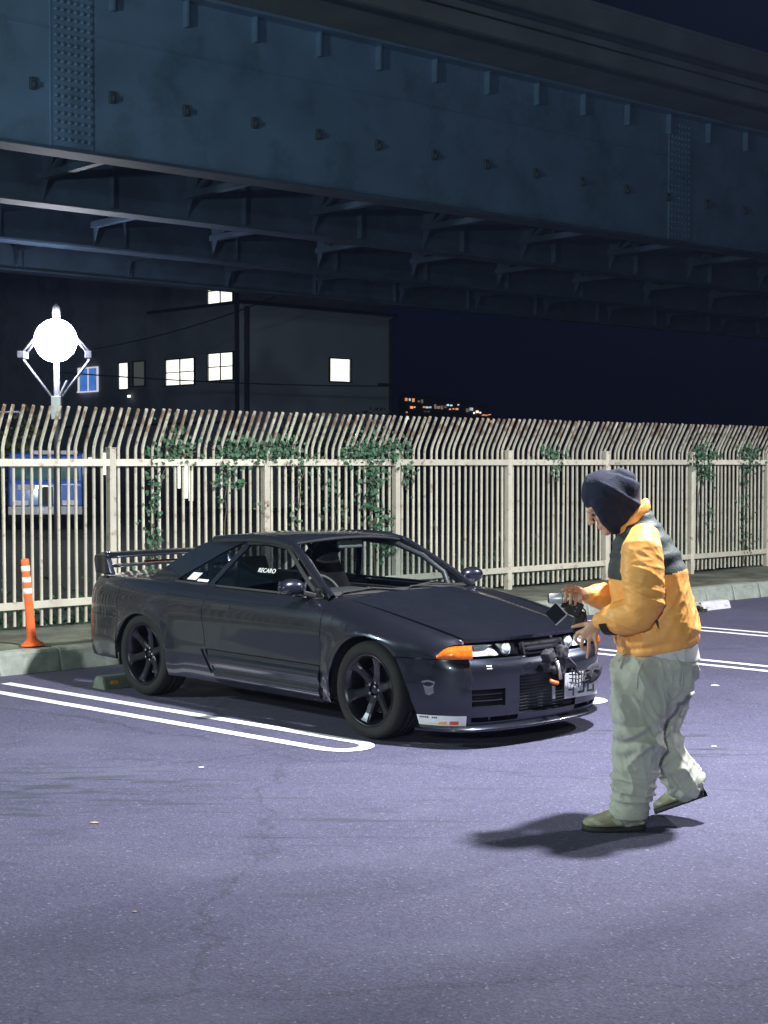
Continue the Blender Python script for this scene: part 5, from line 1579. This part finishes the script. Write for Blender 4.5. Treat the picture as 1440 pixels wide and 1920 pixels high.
# --- shirt hem under the jacket
sh = MB()
rloft(sh, [(.016, 0, 1.0, .172, .212, .0), (.020, 0, .93, .186, .230, -.02), (.026, 0, .876, .196, .240, -.16), (.026, 0, .870, .186, .230, -.16)], 32)
so = remeshed(sh, "shirt", .009, M['shirt'], person, 2, .5)
shape(so, lambda p, n: .006 * (fold(p, 9, 9, 2, 3.3) - .5))

# --- trousers
tr = MB()
rloft(tr, [(.008, 0, .95, .155, .188, 0), (.002, 0, .885, .172, .204, 0), (-.004, 0, .84, .196, .222, 0), (-.008, 0, .80, .204, .226, 0), (-.018, 0, .72, .200, .222, 0), (-.020, 0, .66, .16, .18, 0)], 32)
caps(tr, [(-.04, -.105, .80, .125, .165), (-.075, -.112, .68, .128, .158), (-.100, -.112, .55, .124, .142), (-.108, -.110, .44, .120, .132), (-.108, -.106, .32, .112, .118), (-.118, -.102, .21, .102, .104), (-.136, -.098, .135, .096, .096), (-.142, -.098, .105, .092, .093)], 26)
caps(tr, [(.04, .105, .80, .125, .15), (.052, .112, .68, .128, .142), (.045, .112, .55, .122, .125), (.044, .112, .44, .116, .116), (.075, .105, .35, .108, .110), (.130, .100, .275, .100, .104), (.175, .094, .215, .094, .098), (.188, .092, .198, .09, .094)], 26)
trousers = remeshed(tr, "trousers", .0068, M['pants'], person, 5, .5)
def tfold(p, n):
    d = 0
    low = sst((.40 - p.z) / .22)
    wf = sst((.06 - p.y) / .12)
    # stacked folds towards the cuffs
    ax2 = p.z * .80 - p.x * .6
    d += .017 * low * (wf * (fold(Vector((p.x * .5, p.y * .5, p.z)), 5, 5, 17, 1.1) - .5) + (1 - wf) * (fold(Vector((p.x * .5, p.y * .5, ax2)), 5, 5, 17, 4.4) - .5))
    # long diagonal drags from hip and knee
    d += .030 * (fold(Vector((p.x + .55 * p.z, p.y, p.z * .5)), 6.5, 3.5, 2.0, 8.8) - .6) * sst((p.z - .12) / .2)
    d += .020 * (fold(Vector((p.x - .7 * p.z, p.y, p.z)), 8, 5, 3.5, 2.7) - .55) * (1 - .5 * low)
    d += .009 * (fold(Vector((p.x + .4 * p.z, p.y, p.z)), 20, 16, 9, 6.1) - .5)
    # knee pull
    for kn in (Vector((-.17, -.17, .47)), Vector((.02, .03, .45))):
        d += .010 * math.exp(-((p - kn).length / .10) ** 2) * math.sin((p.z - .3 * p.x) * 70)
    # keep the inseam between the legs calm
    calm = sst((abs(p.y) - .005) / .05)
    return 1.2 * d * lerp(1, calm, sst((p.z - .46) / .1) * sst((.84 - p.z) / .08))
shape(trousers, tfold)
# hip pocket flaps and seams
for pts in ([(-.10, -.225, .86), (-.125, -.236, .80), (-.13, -.238, .73)], [(.07, -.22, .86), (.10, -.215, .80), (.10, -.205, .74)]):
    MB().tube([Vector(p) for p in pts], .004, 5).build("pocket_seam", M['pants'], person)
for c, rx, ry, tl in (((-.142, -.098, .098), .098, .097, .0),):
    MB().lathe([(.093, -.03), (.100, -.012), (.097, .004), (.102, .018), (.094, .035)], 26, 'Z', c).build("cuff_roll", M['pants'], person, smooth=True)
q_ = MB(); ax = Vector((.10, 0, -.13)).normalized()
ring = []
for rr_, hh in ((.090, -.03), (.098, -.012), (.094, .004), (.100, .018), (.092, .03)): ring.append((rr_, hh))
q_.lathe(ring, 26, 'Z')
cr = q_.build("cuff_roll", M['pants'], person, smooth=True); cr.location = (.186, .092, .200); cr.rotation_euler = (0, math.radians(142), 0)

# --- shoes
def shoe(loc, rot):
    root = empty("shoe", loc); root.parent = person; root.rotation_euler = rot
    # local: toe towards -x, heel +x, sole at z=0
    def outline(x):   # half width
        return float(np.interp(x, [-.235, -.225, -.20, -.15, -.09, -.02, .04, .075, .085], [.0, .024, .043, .052, .050, .040, .038, .026, .0]))
    xs = [-.234, -.228, -.215, -.19, -.16, -.12, -.08, -.04, 0, .03, .055, .072, .082]
    def solid(z0, z1f, grow, name, mat):
        mb = MB(); vs = []
        for x in xs:
            w = outline(x) + grow; top = z1f(x)
            for a, b in ((-1, z0), (-1.02, lerp(z0, top, .35)), (-.90, lerp(z0, top, .72)), (-.5, lerp(z0, top, .95)), (0, top), (.5, lerp(z0, top, .95)), (.90, lerp(z0, top, .72)), (1.02, lerp(z0, top, .35)), (1, z0)):
                vs.append((x, a * w, b))
        m_ = 9
        mb.add(vs, [(i * m_ + j, i * m_ + j + 1, (i + 1) * m_ + j + 1, (i + 1) * m_ + j) for i in range(len(xs) - 1) for j in range(m_ - 1)])
        mb.add([vs[i * m_] for i in range(len(xs))] + [vs[i * m_ + 8] for i in range(len(xs))], [(i, i + 1, len(xs) + i + 1, len(xs) + i) for i in range(len(xs) - 1)])
        return mb.build(name, mat, root, smooth=True, weld=True)
    up = solid(.028, lambda x: float(np.interp(x, [-.235, -.20, -.15, -.09, -.04, .0, .05, .085], [.050, .066, .080, .100, .122, .128, .125, .105])), -.002, "upper", M['shoe'])
    mb = MB()
    for x0, x1 in ((-.20, -.165), (-.11, -.06), (.01, .05)):
        for s in (-1, 1):
            vs = []
            for i in range(5):
                t = i / 4; x = lerp(x0, x1, .5) + (t - .5) * -.05
                for dx in (-.016, .016):
                    xx = x + dx; w = outline(xx); top = float(np.interp(xx, [-.235, -.20, -.15, -.09, -.04, .0, .05, .085], [.050, .066, .080, .100, .122, .128, .125, .105]))
                    a = lerp(1.03, .55, t ** 1.5); zz = lerp(.034, top * .95, t)
                    vs.append((xx, s * (a * w + .001), zz + .003))
            mb.add(vs, [(2 * i, 2 * i + 1, 2 * i + 3, 2 * i + 2) for i in range(4)])
    ov = mb.build("suede_overlay", M['shoe2'], root); so_ = ov.modifiers.new("thick", 'SOLIDIFY'); so_.thickness = .004; so_.offset = 0
    solid(0.0, lambda x: .034 + .004 * math.sin(x * 20), .007, "sole", M['sole'])
    return root
shoe((-.142, -.096, .0), (0, 0, math.radians(4)))
r_ = shoe((.214, .080, .105), (0, math.radians(-25), math.radians(-40)))

# --- hood
hd_ = MB()
hd_.ell((-.228, 0, 1.682), (.150, .122, .124), 26, 18, Matrix.Rotation(.25, 3, 'Y'))
hd_.ell((-.190, 0, 1.700), (.108, .112, .108), 22, 16)
hd_.ell((-.150, 0, 1.625), (.070, .100, .085), 22, 16)
for s in (-1, 1):
    caps(hd_, [(-.300, s * .066, 1.640, .036, .046), (-.262, s * .068, 1.582, .028, .044), (-.222, s * .050, 1.522, .024, .036), (-.20, s * .03, 1.500, .02, .03)], 14)
caps(hd_, [(-.185, 0, 1.60, .098, .065), (-.165, 0, 1.555, .082, .056), (-.150, 0, 1.525, .066, .050)], 20)
hood_o = remeshed(hd_, "hood", .0065, M['hoodm'], person, 5, .5)
def hfold(p, n):
    d = .006 * noise.noise(p * 16)
    # two long soft creases running back from the brow
    l1 = (p.z - (1.755 - .55 * (p.x + .33)))
    d += .012 * math.exp(-(l1 / .012) ** 2) * sst((p.x + .32) / .06) * sst((-.06 - p.x) / .05)
    d -= .010 * math.exp(-((l1 + .03) / .016) ** 2) * sst((p.x + .30) / .06) * sst((-.08 - p.x) / .05)
    l2 = p.z - (1.80 - .35 * (p.x + .24))
    d -= .012 * math.exp(-(l2 / .010) ** 2) * sst((p.x + .27) / .03)
    d += .007 * (fold(p, 8, 8, 12, 2.9) - .5)
    return d
shape(hood_o, hfold)

# ---------------------------------------------------------------- the camera in his hands
vc = empty("video_camera", PO + Vector((-.40, .005, 1.09)))
tag(vc, "small silver and black video camera with flip out screen in the man's hands", "camera")
M['silver'] = pmat("silver_plastic", (.62, .61, .66), .35, .3, var=.08, scale=30)
M['screen'] = pmat("dark_screen", (.012, .014, .02), .12, var=.2, coat=.6)
MB().lathe([(0, -.012), (.030, -.012), (.034, .0), (.034, .085), (.030, .092), (0, .092)], 22, 'X', (-.062, .012, .056)).build("grip", M['silver'], vc, smooth=True)
MB().lathe([(0, -.075), (.022, -.075), (.026, -.07), (.030, -.01)], 20, 'X', (-.062, .0, .060)).build("lens_barrel", M['silver'], vc, smooth=True)
MB().lathe([(0, -.070), (.021, -.078), (.023, -.076), (.022, -.06)], 20, 'X', (-.062, .0, .060)).build("lens_ring", M['tab'], vc, smooth=True)
R45 = Matrix.Rotation(math.radians(47), 3, 'Y')
scr = MB().box((-.108, -.045, -.012), (.078, .014, .075), R45).build("flip_screen", M['screen'], vc, bevel=.003)
MB().box(Vector((-.108, -.045, -.012)) + R45 @ Vector((0, 0, .0415)), (.082, .017, .007), R45).build("screen_edge", M['silver'], scr)
MB().box(Vector((-.108, -.045, -.012)) + R45 @ Vector((.0425, 0, 0)), (.006, .017, .075), R45).build("screen_edge", M['silver'], scr)
MB().bar((-.075, -.035, .02), (-.045, -.01, .045), .022, .014).build("hinge", M['tab'], vc, bevel=.003)
MB().box((-.012, .0, .012), (.085, .055, .075), Matrix.Rotation(.35, 3, 'Y')).build("body", M['tab'], vc, bevel=.008)
MB().box((.015, .005, -.06), (.055, .045, .115), Matrix.Rotation(.2, 3, 'Y')).build("battery_grip", M['tab'], vc, bevel=.01)
for c in ((-.02, -.030, .03), (.0, -.030, .018), (-.008, -.030, .0)): MB().lathe([(0, -.004), (.005, -.004), (.006, .004)], 10, 'Y', c).build("button", M['chrome'], vc)
MB().tube([(.02, -.02, .03), (.045, -.03, .0), (.05, -.02, -.05), (.03, .0, -.10)], .004, 6).build("wrist_strap", M['tab'], vc)

# ---------------------------------------------------------------- small things lying on the asphalt
M['paper'] = pmat("paper_scrap", (.75, .73, .72), .8, var=.1)
M['dry_leaf'] = pmat("dry_leaf", (.42, .30, .20), .8, var=.3, scale=30)
def scrap(name, x, y, s, mat, label, cat, seed, grp=None):
    rr = random.Random(seed); vs = []; n = 9
    for ring, h in ((0., .5), (.55, .42), (1., .08)):
        for i in range(n):
            a = 2 * PI * i / n; r = ring * s * rr.uniform(.7, 1.1)
            vs.append((r * math.cos(a), r * math.sin(a) * .75, h * s * rr.uniform(.5, 1.1) * .5 + .002))
    fs = [(k * n + i, k * n + (i + 1) % n, (k + 1) * n + (i + 1) % n, (k + 1) * n + i) for k in (0, 1) for i in range(n)]
    o = obj(name, vs, fs, mat); o.location = (x, y, .0)
    so = o.modifiers.new("thick", 'SOLIDIFY'); so.thickness = .002
    return tag(o, label, cat, grp)
scrap("paper_scrap", 2.72, 12.52, .035, M['paper'], "round white scrap of paper on the asphalt right of the man", "litter", 1)
scrap("dry_leaf", -1.475, 7.74, .022, M['dry_leaf'], "pale curled dry leaf on the asphalt at lower left", "leaf", 2)
scrap("paper_scrap", 2.13, 9.83, .018, M['paper'], "tiny white fleck on the asphalt to the right of the man's knees", "litter", 3)
scrap("paper_scrap", -1.10, 9.15, .018, M['paper'], "tiny white fleck below the looped parking line at left", "litter", 4)
scrap("dry_leaf", -1.02, 6.2, .012, M['dry_leaf'], "tiny brown leaf crumb on the asphalt at bottom left", "leaf", 5)
lp = empty("leaf_heap", fw(7.05, 2.1, 0)); tag(lp, "small dark heap of dead leaves beside the right wheel stop", "leaf heap")
rr = random.Random(5); mb = MB()
leaves_mb(mb, [Vector((rr.gauss(0, .06), rr.gauss(0, .05), abs(rr.gauss(0, .025)) + .012)) for _ in range(120)], .05, rr)
mb.build("leaves", M['soil'], lp, kind="stuff", fixn=False)

# ---------------------------------------------------------------- blue haze added to lift the dark tones
hz = MB().box((0, 72, 9.0), (240, 220, 20.0)).build("haze", None, None, kind="stuff")
tag(hz, "thin blue haze added over the whole lot to lift the darks")
hm = bpy.data.materials.new("added_haze"); hm.use_nodes = True
hn = hm.node_tree; hn.nodes.clear()
ho = hn.nodes.new("ShaderNodeOutputMaterial"); hv = hn.nodes.new("ShaderNodeVolumePrincipled")
hv.inputs['Color'].default_value = (.42, .54, 1.0, 1); hv.inputs['Density'].default_value = HAZE; hv.inputs['Anisotropy'].default_value = .35
hn.links.new(hv.outputs[0], ho.inputs['Volume'])
hz.data.materials.append(hm)
